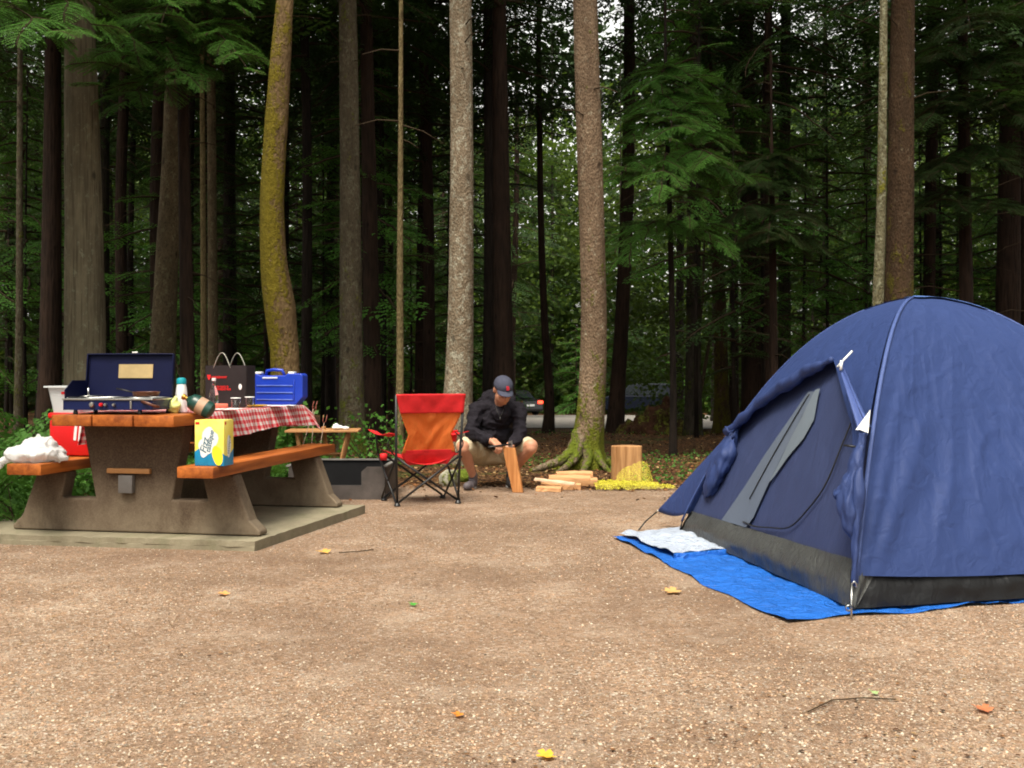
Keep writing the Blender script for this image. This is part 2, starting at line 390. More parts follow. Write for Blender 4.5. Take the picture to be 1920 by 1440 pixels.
# ------------------------------------------------------------------ foliage
def spray(L, rng, sp, ll, lw, twf=.45, droop=.25, gap=.06):
    """flat hemlock frond along +x. returns leaflet arrays (P, D, N, L, W) and twig polylines"""
    P = []; D = []; NN = []; LL = []; WW = []; tw = []
    n = max(4, int(L / gap)); main = []
    for i in range(n + 1):
        q = i / n; main.append(Vector((L * q * (1 - .08 * q), 0.03 * L * math.sin(q * 5 + rng.random()), -droop * L * q * q)))
    tw.append(main)
    for i in range(1, n + 1):
        q = i / n; b = main[i]
        for sd_ in (-1, 1):
            l = L * twf * (1 - q) ** .75 * min(1, .35 + q * 3) * rng.uniform(.7, 1.15) + ll * 1.5
            a = R(rng.uniform(45, 65)) * sd_
            d0 = Vector((math.cos(a), math.sin(a), rng.uniform(-.15, .1))); k = max(2, int(l / sp)); pts = [b]
            for j in range(1, k + 1):
                qq = j / k; p = b + d0 * (l * qq) + Vector((.12 * l * qq * qq, 0, -droop * .9 * l * qq * qq)); pts.append(p)
                t_ = (pts[-1] - pts[-2]).normalized(); sv = Vector((0, 0, 1)).cross(t_).normalized()
                for s2 in (-1, 1):
                    dd = (t_ * rng.uniform(.5, .9) + sv * s2 * rng.uniform(.6, 1) + Vector((0, 0, rng.uniform(-.25, .15)))).normalized()
                    P.append(p); D.append(dd); nn = Vector((rng.uniform(-.35, .35), rng.uniform(-.35, .35), 1)); nn = (nn - dd * nn.dot(dd)).normalized(); NN.append(nn)
                    f_ = (1 - .45 * qq) * rng.uniform(.75, 1.2); LL.append(ll * f_); WW.append(lw * rng.uniform(.8, 1.2))
            P.append(pts[-1]); D.append((pts[-1] - pts[-2]).normalized()); NN.append(Vector((0, 0, 1))); LL.append(ll); WW.append(lw)
            tw.append(pts)
    return np.array(P), np.array(D), np.array(NN), np.array(LL), np.array(WW), tw
def xf(sp, Mx):
    P, D, N, L_, W_, tw = sp; A = np.array(Mx); R3 = A[:3, :3]; s = abs(np.linalg.det(R3)) ** (1 / 3)
    return P @ R3.T + A[:3, 3], unit(D @ R3.T), unit(N @ R3.T), L_ * s, W_ * s, [[Mx @ p for p in q] for q in tw]
def leaves_mesh(name, sps, mats, twr=.006, twigs=True, onlymain=True):
    P = np.concatenate([s[0] for s in sps]); D = np.concatenate([s[1] for s in sps]); N = np.concatenate([s[2] for s in sps])
    L_ = np.concatenate([s[3] for s in sps])[:, None]; W_ = np.concatenate([s[4] for s in sps])[:, None]
    me = scatter_mesh(name, P, N, D, L_, W_, L_ * .12, None, None, False)
    if not twigs: me.materials.append(mats[0]); return me
    mb = MB()
    for s in sps:
        for i, q in enumerate(s[5]):
            if i == 0: mb.tube(q[::2] + ([q[-1]] if len(q) % 2 == 0 else []), [twr * (1.1 - .9 * k / max(1, len(q[::2]))) for k in range(len(q[::2]) + (1 if len(q) % 2 == 0 else 0))], 4, False)
            elif not onlymain: mb.tube([q[0], q[-1]], [twr * .35, twr * .12], 3, False)
    nv = len(me.vertices); V = np.zeros(nv * 3, dtype=np.float32); me.vertices.foreach_get('co', V)
    Fq = np.arange(nv, dtype=np.int32).reshape(-1, 4)
    tv = np.array(mb.v, dtype=np.float32); tf = np.array(mb.f, dtype=np.int32) + nv
    m2 = bpy.data.meshes.new(name); allv = np.concatenate([V, tv.ravel()]); m2.vertices.add(len(allv) // 3); m2.vertices.foreach_set('co', allv)
    allf = np.concatenate([Fq, tf]); m2.loops.add(allf.size); m2.loops.foreach_set('vertex_index', allf.ravel())
    m2.polygons.add(len(allf)); m2.polygons.foreach_set('loop_start', np.arange(0, allf.size, 4, dtype=np.int32)); m2.polygons.foreach_set('loop_total', np.full(len(allf), 4, dtype=np.int32))
    m2.materials.append(mats[0]); m2.materials.append(mats[1])
    m2.polygons.foreach_set('material_index', np.r_[np.zeros(len(Fq)), np.ones(len(tf))].astype(np.int32))
    m2.update(calc_edges=True); m2.validate(); bpy.data.meshes.remove(me); return m2
rr = random.Random(11)
BANK = [spray(3.0, rr, .13, .16, .034, .36, .16, .16) for _ in range(5)]      # coarse branches for crowns
FINE = [spray(1.2, rr, .030, .046, .0110, .42, .22, .045) for _ in range(4)]  # fine boughs seen close
def orient(pos, azi, pitch, scale, roll=0):
    return Matrix.Translation(pos) @ Matrix.Rotation(azi, 4, 'Z') @ Matrix.Rotation(-pitch, 4, 'Y') @ Matrix.Rotation(roll, 4, 'X') @ Matrix.Scale(scale, 4)
def crown_mesh(name, H, Rmax, nb, rng, low=.35, mats=None, bank=None, top=.15):
    sps = []
    for i in range(nb):
        q = (i + rng.random()) / nb; z = H * q
        r = Rmax * ((1 - q) ** .7) * (min(1, low + q * 4)) * rng.uniform(.6, 1.15) + .35
        s = r / 3.0; azi = i * 2.4 + rng.uniform(-.5, .5)
        sps.append(xf(rng.choice(bank or BANK), orient(Vector((0, 0, z)), azi, R(rng.uniform(-22, 12)), s * (1 if not bank else 3.0 / 1.2), R(rng.uniform(-30, 30)))))
    return leaves_mesh(name, sps, mats or (M['leaf'], M['twig']), .028)
rc = random.Random(21)
CROWNS = [crown_mesh('hemlock_crown', 19, 3.4, 78, rc) for _ in range(3)]
CROWNS_SM = [crown_mesh('hemlock_crown_small', 9, 2.3, 50, rc) for _ in range(2)]

def trunk_mesh(name, pts, rad, mat, seg=18, rough=.03, flare=0.0, flare_h=.5, roots=None, seed=0, bump_s=6.0, extra=None):
    """pts: list of Vector (local), rad: list; refined along the height"""
    P = []; Rr = []
    for i in range(len(pts) - 1):
        L = (pts[i + 1] - pts[i]).length; k = max(1, int(L / .14)) if pts[i].z < 8 else max(1, int(L / .8))
        for j in range(k):
            q = j / k; p0 = pts[max(i - 1, 0)]; p1 = pts[i]; p2 = pts[i + 1]; p3 = pts[min(i + 2, len(pts) - 1)]
            P.append(.5 * ((2 * p1) + (p2 - p0) * q + (2 * p0 - 5 * p1 + 4 * p2 - p3) * q * q + (3 * p1 - p0 - 3 * p2 + p3) * q ** 3)); Rr.append(rad[i] * (1 - q) + rad[i + 1] * q)
    P.append(pts[-1]); Rr.append(rad[-1]); mb = MB(); vs = []
    for p, r in zip(P, Rr):
        for k in range(seg):
            a = 2 * math.pi * k / seg
            zz = p.z - P[0].z
            fl = 1 + flare * math.exp(-max(0, zz) / flare_h)
            if roots: # buttress roots
                for ra, amt, wd, hh in roots:
                    da = (a - ra + math.pi) % (2 * math.pi) - math.pi
                    fl += amt * math.exp(-(da / wd) ** 2) * math.exp(-max(0, zz) / hh)
            d = 1 + rough * noise.noise(Vector((math.cos(a) * 1.7, math.sin(a) * 1.7, p.z * .8 + seed * 7))) + rough * .7 * noise.noise(Vector((math.cos(a) * bump_s, math.sin(a) * bump_s, p.z * 3 + seed * 7)))
            vs.append((p.x + math.cos(a) * r * fl * d, p.y + math.sin(a) * r * fl * d, p.z))
    fs = [(i * seg + k, i * seg + (k + 1) % seg, (i + 1) * seg + (k + 1) % seg, (i + 1) * seg + k) for i in range(len(P) - 1) for k in range(seg)]
    mb.add(vs, fs)
    if extra is not None: mb.cur = 1; mb.add(extra.v, extra.f)
    me = bpy.data.meshes.new(name); me.from_pydata(mb.v, [], mb.f); me.materials.append(mat); me.materials.append(M['twig']); me.polygons.foreach_set('material_index', mb.m); me.polygons.foreach_set('use_smooth', [True] * len(mb.f)); me.update(); return me
def stubs(mb, pts, rng, n, z0, z1, r, lo=.1, hi=.6):
    for _ in range(n):
        z = rng.uniform(z0, z1)
        for i in range(len(pts) - 1):
            if pts[i].z <= z <= pts[i + 1].z:
                q = (z - pts[i].z) / (pts[i + 1].z - pts[i].z); p = pts[i].lerp(pts[i + 1], q); break
        else: continue
        a = rng.uniform(0, 6.28); l = rng.uniform(lo, hi) * (2.2 if rng.random() < .2 else 1)
        d = Vector((math.cos(a), math.sin(a), rng.uniform(-.35, .25))); p = p + d * r * .3
        mb.tube([p, p + d * l * .5, p + d * l + Vector((0, 0, -.15 * l))], [.012, .008, .003], 4, False)
def make_tree(label, d, track, mat, crown=None, crown_z=5.5, H=24, seg=18, name='conifer', cat='tree', group=None, flare=.3, roots=None, rough=.04, nst=0, cs=1.0, flare_h=.45, stubmin=1.5):
    """track: list of (py, px_center, px_width), from the ground up"""
    if track[0][0] is None:
        x0 = (track[0][1] - 960) / F * d; z0 = ground_z(x0, d) - .06
    else:
        x0 = (track[0][1] - 960) / F * d; z0 = ground_z(x0, d) - .06
    base = Vector((x0, d, z0)); t = thing(name, label, cat, base, 0, group); pts = [Vector((0, 0, 0))]; rad = [track[0][2] / F * d / 2]
    for py, px, w in track[1:]:
        p = PX(px, py, d) - base; pts.append(p); rad.append(w / F * d / 2)
    top = pts[-1]; dirv = (pts[-1] - pts[-2]); dirv = dirv / max(.01, dirv.z); rt = rad[-1]
    for k in (.35, .7, 1.0):
        z = top.z + (H - top.z) * k; pts.append(Vector((top.x + dirv.x * (z - top.z) * .5, top.y, z))); rad.append(max(.02, rt * (1 - .93 * k)))
    smb = None
    if nst: smb = MB(); stubs(smb, pts, random, nst, stubmin, 9, rt)
    me = trunk_mesh('trunk', pts, rad, mat, seg, rough, flare, flare_h, roots, seed=random.random() * 50, extra=smb)
    link(bpy.data.objects.new('trunk', me), t)
    if crown is not None:
        o = link(bpy.data.objects.new('crown', crown), t); o.location = (top.x, top.y, crown_z); o.rotation_euler = (0, 0, random.uniform(0, 6.28)); s = cs * (H - crown_z) / 18; o.scale = (cs, cs, s)
    return t
C0, C1, C2 = CROWNS
M['b1'] = bark('cedar_bark', (.070, .056, .036), (.205, .170, .110), (.26, .26, .18), .12, st=.035, sc=26)
M['b2'] = bark('mottled_bark', (.042, .030, .016), (.15, .112, .065), (.20, .19, .11), .2, st=.5, sc=30)
M['b4'] = bark('mossy_bark', (.065, .040, .018), (.19, .125, .06), None, st=.4, sc=22, moss=-.015, moss_col=(.135, .105, .010), side=-1.1)
M['b5'] = bark('grey_bark', (.045, .034, .021), (.14, .112, .074), (.20, .195, .13), .25, st=.35, sc=30, moss=-.12, base_moss=.2, base_h=1.6)
M['b6'] = bark('red_bark', (.012, .008, .006), (.048, .028, .019), None, st=.1, sc=16)
M['b8'] = bark('pale_bark', (.095, .068, .042), (.27, .210, .145), (.40, .385, .30), .30, st=.55, sc=34)
M['b11'] = bark('spruce_bark', (.075, .048, .030), (.225, .155, .100), (.36, .32, .23), .12, st=.5, sc=36, moss=-.14, moss_col=(.115, .125, .012), base_moss=.40, base_h=1.5)
M['b15'] = bark('brown_bark', (.026, .016, .009), (.085, .050, .028), (.25, .21, .14), .02, st=.45, sc=30, moss=-.1, moss_col=(.1, .085, .012), base_moss=.25, base_h=3.0)
M['b16'] = bark('lichen_bark', (.06, .052, .028), (.18, .16, .095), (.30, .30, .2), .3, st=.6, sc=30, moss=-.08, moss_col=(.16, .15, .02))
M['bthin'] = bark('young_bark', (.07, .05, .025), (.22, .17, .08), None, st=.4, sc=30)

make_tree('thick pale cedar with vertically furrowed grey bark behind the blue camp stove', 12.5, [(None, 162, 84), (700, 160, 74), (400, 157, 66), (60, 150, 55), (-300, 146, 50)], M['b1'], C0, 6.6, 26, 26, 'cedar_tree', rough=.05, flare=.15)
make_tree('leaning mottled brown trunk right of the pale cedar, behind the stove lid', 15, [(None, 303, 54), (700, 304, 48), (500, 312, 42), (300, 322, 36), (80, 328, 32), (-200, 330, 28)], M['b2'], C1, 6.0, 24, 20, nst=6)
make_tree('slim yellowish young trunk just left of the black shopping bag', 17.5, [(None, 382, 14), (600, 382, 12), (300, 380, 10), (0, 378, 8)], M['bthin'], CROWNS_SM[0], 6.5, 16, 10, rough=.02)
make_tree('slim grey brown trunk rising right behind the black shopping bag', 18.5, [(None, 400, 22), (600, 399, 19), (300, 397, 17), (0, 395, 15)], M['b2'], C2, 7, 22, 12)
make_tree('curved mossy yellow green trunk behind the blue tool case', 11.5, [(None, 540, 58), (690, 535, 51), (640, 531, 53), (570, 524, 58), (500, 514, 50), (400, 510, 45), (300, 514, 43), (200, 520, 42), (100, 527, 38), (0, 534, 33), (-250, 552, 28)], M['b4'], None, H=13, seg=24, name='mossy_tree', rough=.10, flare=.25)
make_tree('straight grey brown trunk between the tool case and the red camp chair', 15.3, [(None, 660, 48), (800, 660, 45), (600, 658, 42), (300, 656, 38), (0, 652, 33), (-250, 650, 30)], M['b5'], C1, 6.8, 25, 20, nst=10, flare=.35)
make_tree('dark reddish trunk close behind the straight grey one', 18, [(None, 700, 40), (700, 698, 34), (400, 693, 29), (100, 688, 24), (-200, 684, 22)], M['b6'], C2, 7, 26, 14)
make_tree('very thin pale pole of a tree rising behind the red camp chair', 12.8, [(None, 748, 17), (700, 750, 14), (500, 750, 12), (300, 751, 10), (0, 752, 8), (-200, 753, 6)], M['bthin'], None, H=9.5, seg=10, name='young_tree', rough=.03, nst=9)
make_tree('big pale speckled trunk rising behind the crouching man', 12.6, [(None, 856, 60), (760, 858, 53), (650, 862, 50), (500, 865, 46), (300, 866, 44), (0, 864, 41), (-300, 862, 36)], M['b8'], C0, 7.2, 27, 26, 'spruce_tree', rough=.05, nst=8, stubmin=4)
make_tree('dark reddish trunk rising behind the crouching man right of the pale one', 19, [(None, 946, 44), (700, 944, 38), (500, 942, 34), (200, 938, 29), (0, 936, 26)], M['b6'], C1, 7.5, 27, 14)
make_tree('thin bent dark trunk standing left of the mossy rooted tree', 24, [(None, 1027, 22), (740, 1030, 17), (600, 1021, 14), (400, 1014, 12), (100, 1010, 10), (0, 1010, 9)], M['b6'], CROWNS_SM[1], 7, 17, 10, rough=.03)
make_tree('big brown trunk with mossy spreading roots beside the split firewood', 11.9, [(None, 1100, 62), (830, 1104, 54), (740, 1110, 50), (600, 1113, 48), (400, 1109, 47), (200, 1103, 47), (0, 1097, 46), (-300, 1090, 40)], M['b11'], C2, 7, 26, 40, 'spruce_tree', rough=.05, flare=.10, nst=8, stubmin=3.6, flare_h=.25,
          roots=[(R(185), 1.6, .20, .16), (R(222), 1.1, .24, .18), (R(262), .7, .24, .2), (R(300), .55, .22, .2), (R(345), .4, .25, .15), (R(100), .5, .3, .2), (R(200), .35, .5, .5)])
make_tree('dark trunk standing close behind the mossy rooted tree', 24, [(None, 1152, 32), (700, 1160, 28), (600, 1166, 27), (400, 1175, 25), (200, 1180, 23), (0, 1180, 21)], M['b6'], C0, 8, 28, 14)
make_tree('slender brown trunk in front of the road left of the tent', 24, [(None, 1353, 32), (750, 1353, 27), (600, 1350, 25), (400, 1342, 22), (200, 1330, 20), (0, 1324, 17)], M['b15'], C1, 8.5, 27, 14, nst=12)
make_tree('broad dark trunk at the roadside just left of the tent', 23, [(None, 1413, 46), (700, 1410, 40), (400, 1405, 34), (100, 1400, 28)], M['b6'], C2, 8, 27, 14)
make_tree('thick dark reddish brown trunk rising right behind the tent top', 13.6, [(None, 1684, 66), (700, 1684, 58), (570, 1685, 52), (400, 1688, 48), (200, 1690, 46), (0, 1693, 42), (-300, 1697, 38)], M['b15'], C0, 7.2, 27, 24, nst=8, stubmin=4)
make_tree('slender lichened pale trunk leaning against the thick one behind the tent', 13.0, [(None, 1640, 26), (700, 1643, 23), (570, 1646, 21), (400, 1652, 18), (200, 1655, 16), (0, 1657, 14), (-300, 1660, 11)], M['b16'], None, H=11, seg=14, name='young_tree', rough=.06)
make_tree('two metre wide looking dark trunk at the right edge of the picture'.replace('two metre wide looking ', 'heavy '), 21, [(None, 1888, 50), (600, 1890, 44), (300, 1893, 38), (0, 1896, 32)], M['b6'], C1, 8, 27, 14)
make_tree('dark straight trunk half way between the pale cedar and the picture edge on the left', 19, [(None, 92, 44), (600, 95, 38), (300, 98, 32), (0, 100, 28)], M['b6'], C0, 7.5, 26, 14)
make_tree('thin pale trunk nearest to the left edge of the picture', 17, [(None, 33, 17), (600, 36, 13), (300, 37, 11), (0, 38, 9)], M['b5'], CROWNS_SM[0], 7, 17, 10)

def add_roots(t, specs, mat):
    for pts, r in specs:
        P_ = []
        for x_, y_, z_ in pts:
            gz = ground_z(t.location.x + x_, t.location.y + y_) - t.location.z; P_.append(Vector((x_, y_, gz + z_)))
        sm_ = []
        for i in range(len(P_) - 1):
            for j in range(5): sm_.append(P_[i].lerp(P_[i + 1], j / 5))
        sm_.append(P_[-1]); n_ = len(sm_)
        for k in range(1, n_ - 1): sm_[k] = (sm_[k - 1] + sm_[k] * 2 + sm_[k + 1]) / 4
        o = MB().tube(sm_, [r * (1 - .72 * k / (n_ - 1)) * (1 + .12 * math.sin(k * 2.1)) for k in range(n_)], 10).build('root', mat, t, True)
rooty = [o for o in bpy.data.objects if o.get('label', '').startswith('big brown trunk with mossy')][0]
M['rootm'] = bark('mossy_root', (.07, .05, .03), (.2, .15, .1), None, st=1, sc=20, moss=.08, moss_col=(.12, .15, .015))
add_roots(rooty, [([(-.08, -.05, .42), (-.17, -.12, .20), (-.32, -.22, .10), (-.50, -.30, .05), (-.66, -.33, .0)], .085), ([(-.06, -.09, .36), (-.13, -.20, .14), (-.26, -.36, .05), (-.38, -.46, .0)], .07),
                  ([(.0, -.1, .30), (.0, -.22, .10), (-.06, -.38, .02), (-.10, -.5, -.02)], .07), ([(.07, -.08, .30), (.13, -.2, .10), (.2, -.34, .02), (.26, -.42, -.03)], .06), ([(.1, 0, .3), (.2, .02, .1), (.34, .02, .02), (.5, .0, -.03)], .06)], M['rootm'])

# trees filling the forest
LM = [(0, 'the left picture edge'), (160, 'the pale cedar'), (305, 'the leaning mottled trunk'), (520, 'the mossy curved trunk'), (660, 'the straight grey trunk'), (862, 'the pale speckled trunk'), (1110, 'the mossy rooted tree'), (1350, 'the slender roadside trunk'), (1684, 'trunk behind the tent'), (1920, 'the right picture edge')]
taken = [(162, 12.5), (303, 15), (540, 11.5), (660, 15.3), (700, 18), (856, 12.6), (1100, 11.9), (1684, 13.6), (1353, 24), (1152, 24), (946, 19)]
cand = []; rf = random.Random(4)
def try_tree(px, d):
    for q, e in cand + taken:
        if abs((px - q) / F * (d + e) / 2) < 1.0 and abs(d - e) < 1.3: return
    cand.append((px, d))
for _ in range(1500):
    d = 18.5 + 62 * rf.random() ** 1.1; px = rf.uniform(-900, 2800)
    inroad = 29 < d < 62 and px > 960 - 2 * F / d
    if inroad and rf.random() > .16: continue
    if px < -400 or px > 2300:
        if rf.random() > .16: continue
    if 980 < px < 1090 and d < 62: continue
    if 1160 < px < 1260 and d < 62: continue
    if len(cand) < 190: try_tree(px, d)
buckets = {}
far_mats = [M['b_far'], M['b6'], bark('far_grey_bark', (.014, .012, .009), (.052, .042, .031), None, st=.3, sc=12, moss=-.05, moss_col=(.05, .06, .01))]
TR = []
for k in range(5):
    H = 25; bend = [Vector((0, 0, 0)), Vector((rf.uniform(-.12, .12), 0, 5)), Vector((rf.uniform(-.25, .25), rf.uniform(-.2, .2), 11)), Vector((rf.uniform(-.3, .3), 0, 18)), Vector((0, 0, H))]
    smb = MB(); stubs(smb, bend, rf, 34, 1.2, 11, .1, .3, 1.3)
    TR.append(trunk_mesh('trunk', bend, [.2, .16, .13, .08, .02], far_mats[k % 3], 10, .06, .35, .4, None, k, extra=smb))
cand.sort(key=lambda c: c[1])
for px, d in cand:
    i = max(k for k in range(len(LM)) if LM[k][0] <= px) if px >= 0 else -1
    if i < 0: key = 'off_l'
    elif i >= len(LM) - 1: key = 'off_r'
    else: key = i
    buckets[key] = buckets.get(key, 0) + 1; k = buckets[key]
ordn = ['nearest', 'second nearest', 'third nearest', 'fourth nearest', 'fifth nearest', 'sixth nearest', 'seventh nearest', 'eighth nearest', 'ninth nearest', 'tenth nearest', '11th nearest', '12th nearest', '13th nearest', '14th nearest', '15th nearest', '16th nearest', '17th nearest', '18th nearest', '19th nearest', '20th nearest', '21st nearest', '22nd nearest', '23rd nearest', '24th nearest', '25th nearest', '26th nearest']
cnt = {}
for px, d in cand:
    if px < 0: a, b = None, 0
    else:
        i = max(k for k in range(len(LM)) if LM[k][0] <= px)
        a, b = (LM[i][1], LM[i + 1][1]) if i < len(LM) - 1 else (None, 1)
    if a is None:
        lab = 'dark forest conifer added against side light beyond the %s side of the view' % ('left' if b == 0 else 'right'); grp = 'forest conifers added against side light beyond the %s side' % ('left' if b == 0 else 'right')  # off-view trees added to keep light from leaking in at the sides
    else:
        cnt[a] = cnt.get(a, 0) + 1; k = cnt[a]; grp = 'forest trees between %s and %s' % (a, b)
        lab = ('dark conifer between %s and %s, %s' % (a, b, ordn[k - 1])) if k <= 26 else ('far dark conifer between %s and %s' % (a, b))
        lab = lab.replace('the left picture edge', 'left edge').replace('the right picture edge', 'right edge')
    x0 = (px - 960) / F * d
    t = thing('conifer', lab, 'tree', (x0, d, ground_z(x0, d) - .05), rf.uniform(0, 6.28), grp)
    s = rf.uniform(.5, 1.0)
    tr = link(bpy.data.objects.new('trunk', rf.choice(TR)), t); tr.scale = (s, s, 1)
    cr = link(bpy.data.objects.new('crown', rf.choice(CROWNS)), t); cr.scale = (max(.9, s ** .3),) * 2 + (rf.uniform(.9, 1.05),)
    cr.location = (0, 0, rf.uniform(5.2, 8.0) if d < 45 else rf.uniform(2.5, 6))
    if d > 60: cr.location.z = rf.uniform(.3, 1.5)

# shade-grown saplings with low crowns between the big trunks
rs_ = random.Random(31); nS = {}
CR_S = [crown_mesh('sapling_crown', 5.5, 1.7, 34, rs_, mats=(M['leaf_lit'], M['twig'])) for _ in range(2)] + [crown_mesh('sapling_crown', 5.0, 1.5, 30, rs_) for _ in range(2)]
sap = []
while len(sap) < 46:
    d = rs_.uniform(18.5, 30) if len(sap) < 34 else rs_.uniform(58, 66); px = rs_.uniform(-80, 2000)
    if 930 < px < 1290 and d < 60: continue
    if 960 < px < 1400 and d < 60 and rs_.random() < .8: continue
    if any(abs(px - a) < 30 for a, b in sap) or 975 < px < 1060 or 1150 < px < 1240: continue
    sap.append((px, d))
sap.sort(key=lambda c: c[1])
for px, d in sap:
    i = max([k for k in range(len(LM)) if LM[k][0] <= px] or [0]); i = min(i, len(LM) - 2); a, b = LM[i][1], LM[i + 1][1]; nS[a] = nS.get(a, 0) + 1
    lab = ('leafy sapling between %s and %s, %s' % (a, b, ordn[nS[a] - 1])).replace('the left picture edge', 'left edge').replace('the right picture edge', 'right edge')
    x0 = (px - 960) / F * d; t = thing('sapling', lab, 'sapling', (x0, d, ground_z(x0, d) - .05), rs_.uniform(0, 6.28), 'saplings between %s and %s' % (a, b))
    H = rs_.uniform(6, 9); lift = rs_.uniform(.6, 3.4) if d < 40 else .2
    MB().tube([(0, 0, 0), (.05, 0, 2), (0, .05, lift + 5)], [.05, .035, .012], 7).build('trunk', M['b_far'], t, True)
    o = link(bpy.data.objects.new('crown', rs_.choice(CR_S)), t); o.location.z = lift

# unseen conifers added beside and behind the viewpoint to block low-angle light
rq = random.Random(77)
for k in range(27):
    if k < 15: a = R(180 + 180 * (k + .5) / 15); x0, y0 = 14.5 * math.cos(a) * rq.uniform(.95, 1.15), -1 + 13.5 * math.sin(a) * rq.uniform(.95, 1.15)
    elif k < 21: x0, y0 = -rq.uniform(9.0, 11.5), 1 + (k - 15) * 2.2
    else: x0, y0 = rq.uniform(9.5, 12), 1 + (k - 21) * 2.2
    t = thing('conifer', 'unseen tall conifer added at the clearing edge to block low light', 'tree', (x0, y0, ground_z(x0, y0) - .05), rq.uniform(0, 6.28), 'unseen conifers added around the clearing to block low light')
    s = rq.uniform(.9, 1.3); tr = link(bpy.data.objects.new('trunk', rq.choice(TR)), t); tr.scale = (s, s, .85)
    cr = link(bpy.data.objects.new('crown', rq.choice(CROWNS)), t); cr.location = (0, 0, .4); cr.scale = (1.1, 1.1, .92)

# understorey hemlocks with fine green boughs
def bough_obj(name, parent, specs, mat, root=None):
    sps = []
    for pos, azi, pitch, sc, roll in specs: sps.append(xf(rr.choice(FINE), orient(pos, azi, pitch, sc, roll)))
    me = leaves_mesh(name, sps, (mat, M['twig']), .007, True, False); return link(bpy.data.objects.new(name, me), parent)
def branch_with_sprays(start, end, rng, n=7, sc=(.45, .8), droop=.25):
    """limb from start to end (local) with sprays on both sides"""
    start = Vector(start); end = Vector(end); out = []; ax = end - start; azi0 = math.atan2(ax.y, ax.x)
    pts = []
    for i in range(9):
        q = i / 8; pts.append(start.lerp(end, q) + Vector((0, 0, .12 * ax.length * math.sin(q * math.pi) * 1)))
    for i in range(n):
        q = .18 + .82 * i / (n - 1); k = min(7, int(q * 8)); p = pts[k].lerp(pts[k + 1], q * 8 - k)
        for s2 in ((-1, 1) if i < n - 1 else (0,)):
            out.append((p, azi0 + s2 * R(rng.uniform(28, 60)), R(rng.uniform(-28, 2)), rng.uniform(*sc) * (1.15 - .5 * q), R(rng.uniform(-25, 25))))
    return pts, out
def limb_tree(t, limbs, mat, rng, sc=(.45, .8), n=7):
    for a, b in limbs:
        pts, specs = branch_with_sprays(a, b, rng, n, sc)
        br = MB().tube(pts, [.02 - .0021 * i for i in range(9)], 6).build('branch', M['twig'], t, True)
        bough_obj('foliage', br, specs, mat)
def tree_at(label, px, d, H, track, mat, name='young_hemlock', crown=None, cz=5):
    return make_tree(label, d, track, mat, crown, cz, H, 10, name, rough=.04, nst=10)
rb = random.Random(3)
def loc_of(t, px, py, d): return PX(px, py, d) - t.location
# boughs hanging over the upper left
tA = make_tree('leafy hemlock hanging green boughs over the trees on the upper left', 10.6, [(None, -60, 40), (600, -58, 34), (300, -54, 30), (0, -50, 26)], M['b2'], CROWNS_SM[1], 5.6, 14, 12, 'hemlock_tree', nst=6)
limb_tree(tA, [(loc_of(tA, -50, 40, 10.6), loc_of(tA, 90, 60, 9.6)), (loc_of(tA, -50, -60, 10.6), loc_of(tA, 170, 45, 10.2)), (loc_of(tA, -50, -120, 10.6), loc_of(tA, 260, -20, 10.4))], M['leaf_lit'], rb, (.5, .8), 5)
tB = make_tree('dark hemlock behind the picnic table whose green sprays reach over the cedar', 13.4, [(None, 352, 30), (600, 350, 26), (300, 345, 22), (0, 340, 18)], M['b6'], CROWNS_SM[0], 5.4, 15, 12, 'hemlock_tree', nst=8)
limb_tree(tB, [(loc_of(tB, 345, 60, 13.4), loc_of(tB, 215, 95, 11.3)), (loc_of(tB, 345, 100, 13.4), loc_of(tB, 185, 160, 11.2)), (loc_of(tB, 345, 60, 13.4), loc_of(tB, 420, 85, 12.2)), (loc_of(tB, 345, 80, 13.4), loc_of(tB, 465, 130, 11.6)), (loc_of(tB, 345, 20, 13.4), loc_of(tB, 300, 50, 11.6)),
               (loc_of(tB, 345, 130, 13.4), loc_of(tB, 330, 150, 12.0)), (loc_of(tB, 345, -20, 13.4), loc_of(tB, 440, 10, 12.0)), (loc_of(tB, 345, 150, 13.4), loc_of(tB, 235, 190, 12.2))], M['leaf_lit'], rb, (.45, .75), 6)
# hemlock between the mossy rooted tree and the tent
tC = make_tree('young hemlock with bright green drooping boughs right of the mossy rooted tree', 14.6, [(None, 1262, 14), (700, 1262, 12), (400, 1256, 10), (230, 1250, 8), (120, 1248, 6)], M['b_far'], None, 4.5, 7.2, 10, 'hemlock_tree', nst=10)
L_ = []
for py0, px1, py1, d1 in ((430, 1165, 480, 13.6), (430, 1340, 450, 13.9), (330, 1150, 335, 13.2), (330, 1350, 300, 13.0), (320, 1240, 345, 12.7), (250, 1170, 270, 13.6), (250, 1340, 262, 13.8), (230, 1260, 262, 13.0), (190, 1200, 215, 13.8), (190, 1300, 205, 13.9), (140, 1230, 170, 14), (140, 1275, 165, 14.1), (330, 1395, 330, 14.4), (380, 1290, 405, 13.2)):
    L_.append((loc_of(tC, 1256, py0 - 15, 14.6), loc_of(tC, px1, py1, d1)))
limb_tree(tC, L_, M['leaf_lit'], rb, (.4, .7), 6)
tD = make_tree('small green hemlock in front of the dark roadside trunk', 16, [(None, 1452, 18), (600, 1450, 15), (400, 1448, 12), (330, 1447, 8)], M['b6'], None, 4.5, 6.2, 10, 'hemlock_tree', nst=8)
L_ = [(loc_of(tD, 1448, a, 16), loc_of(tD, b, c, e)) for a, b, c, e in ((400, 1380, 400, 15), (400, 1500, 410, 15.2), (350, 1400, 345, 15.2), (340, 1480, 350, 15.4), (430, 1440, 450, 14.6), (440, 1400, 470, 15.4), (300, 1430, 300, 15.6), (300, 1470, 300, 15.5), (440, 1510, 450, 15.6))]
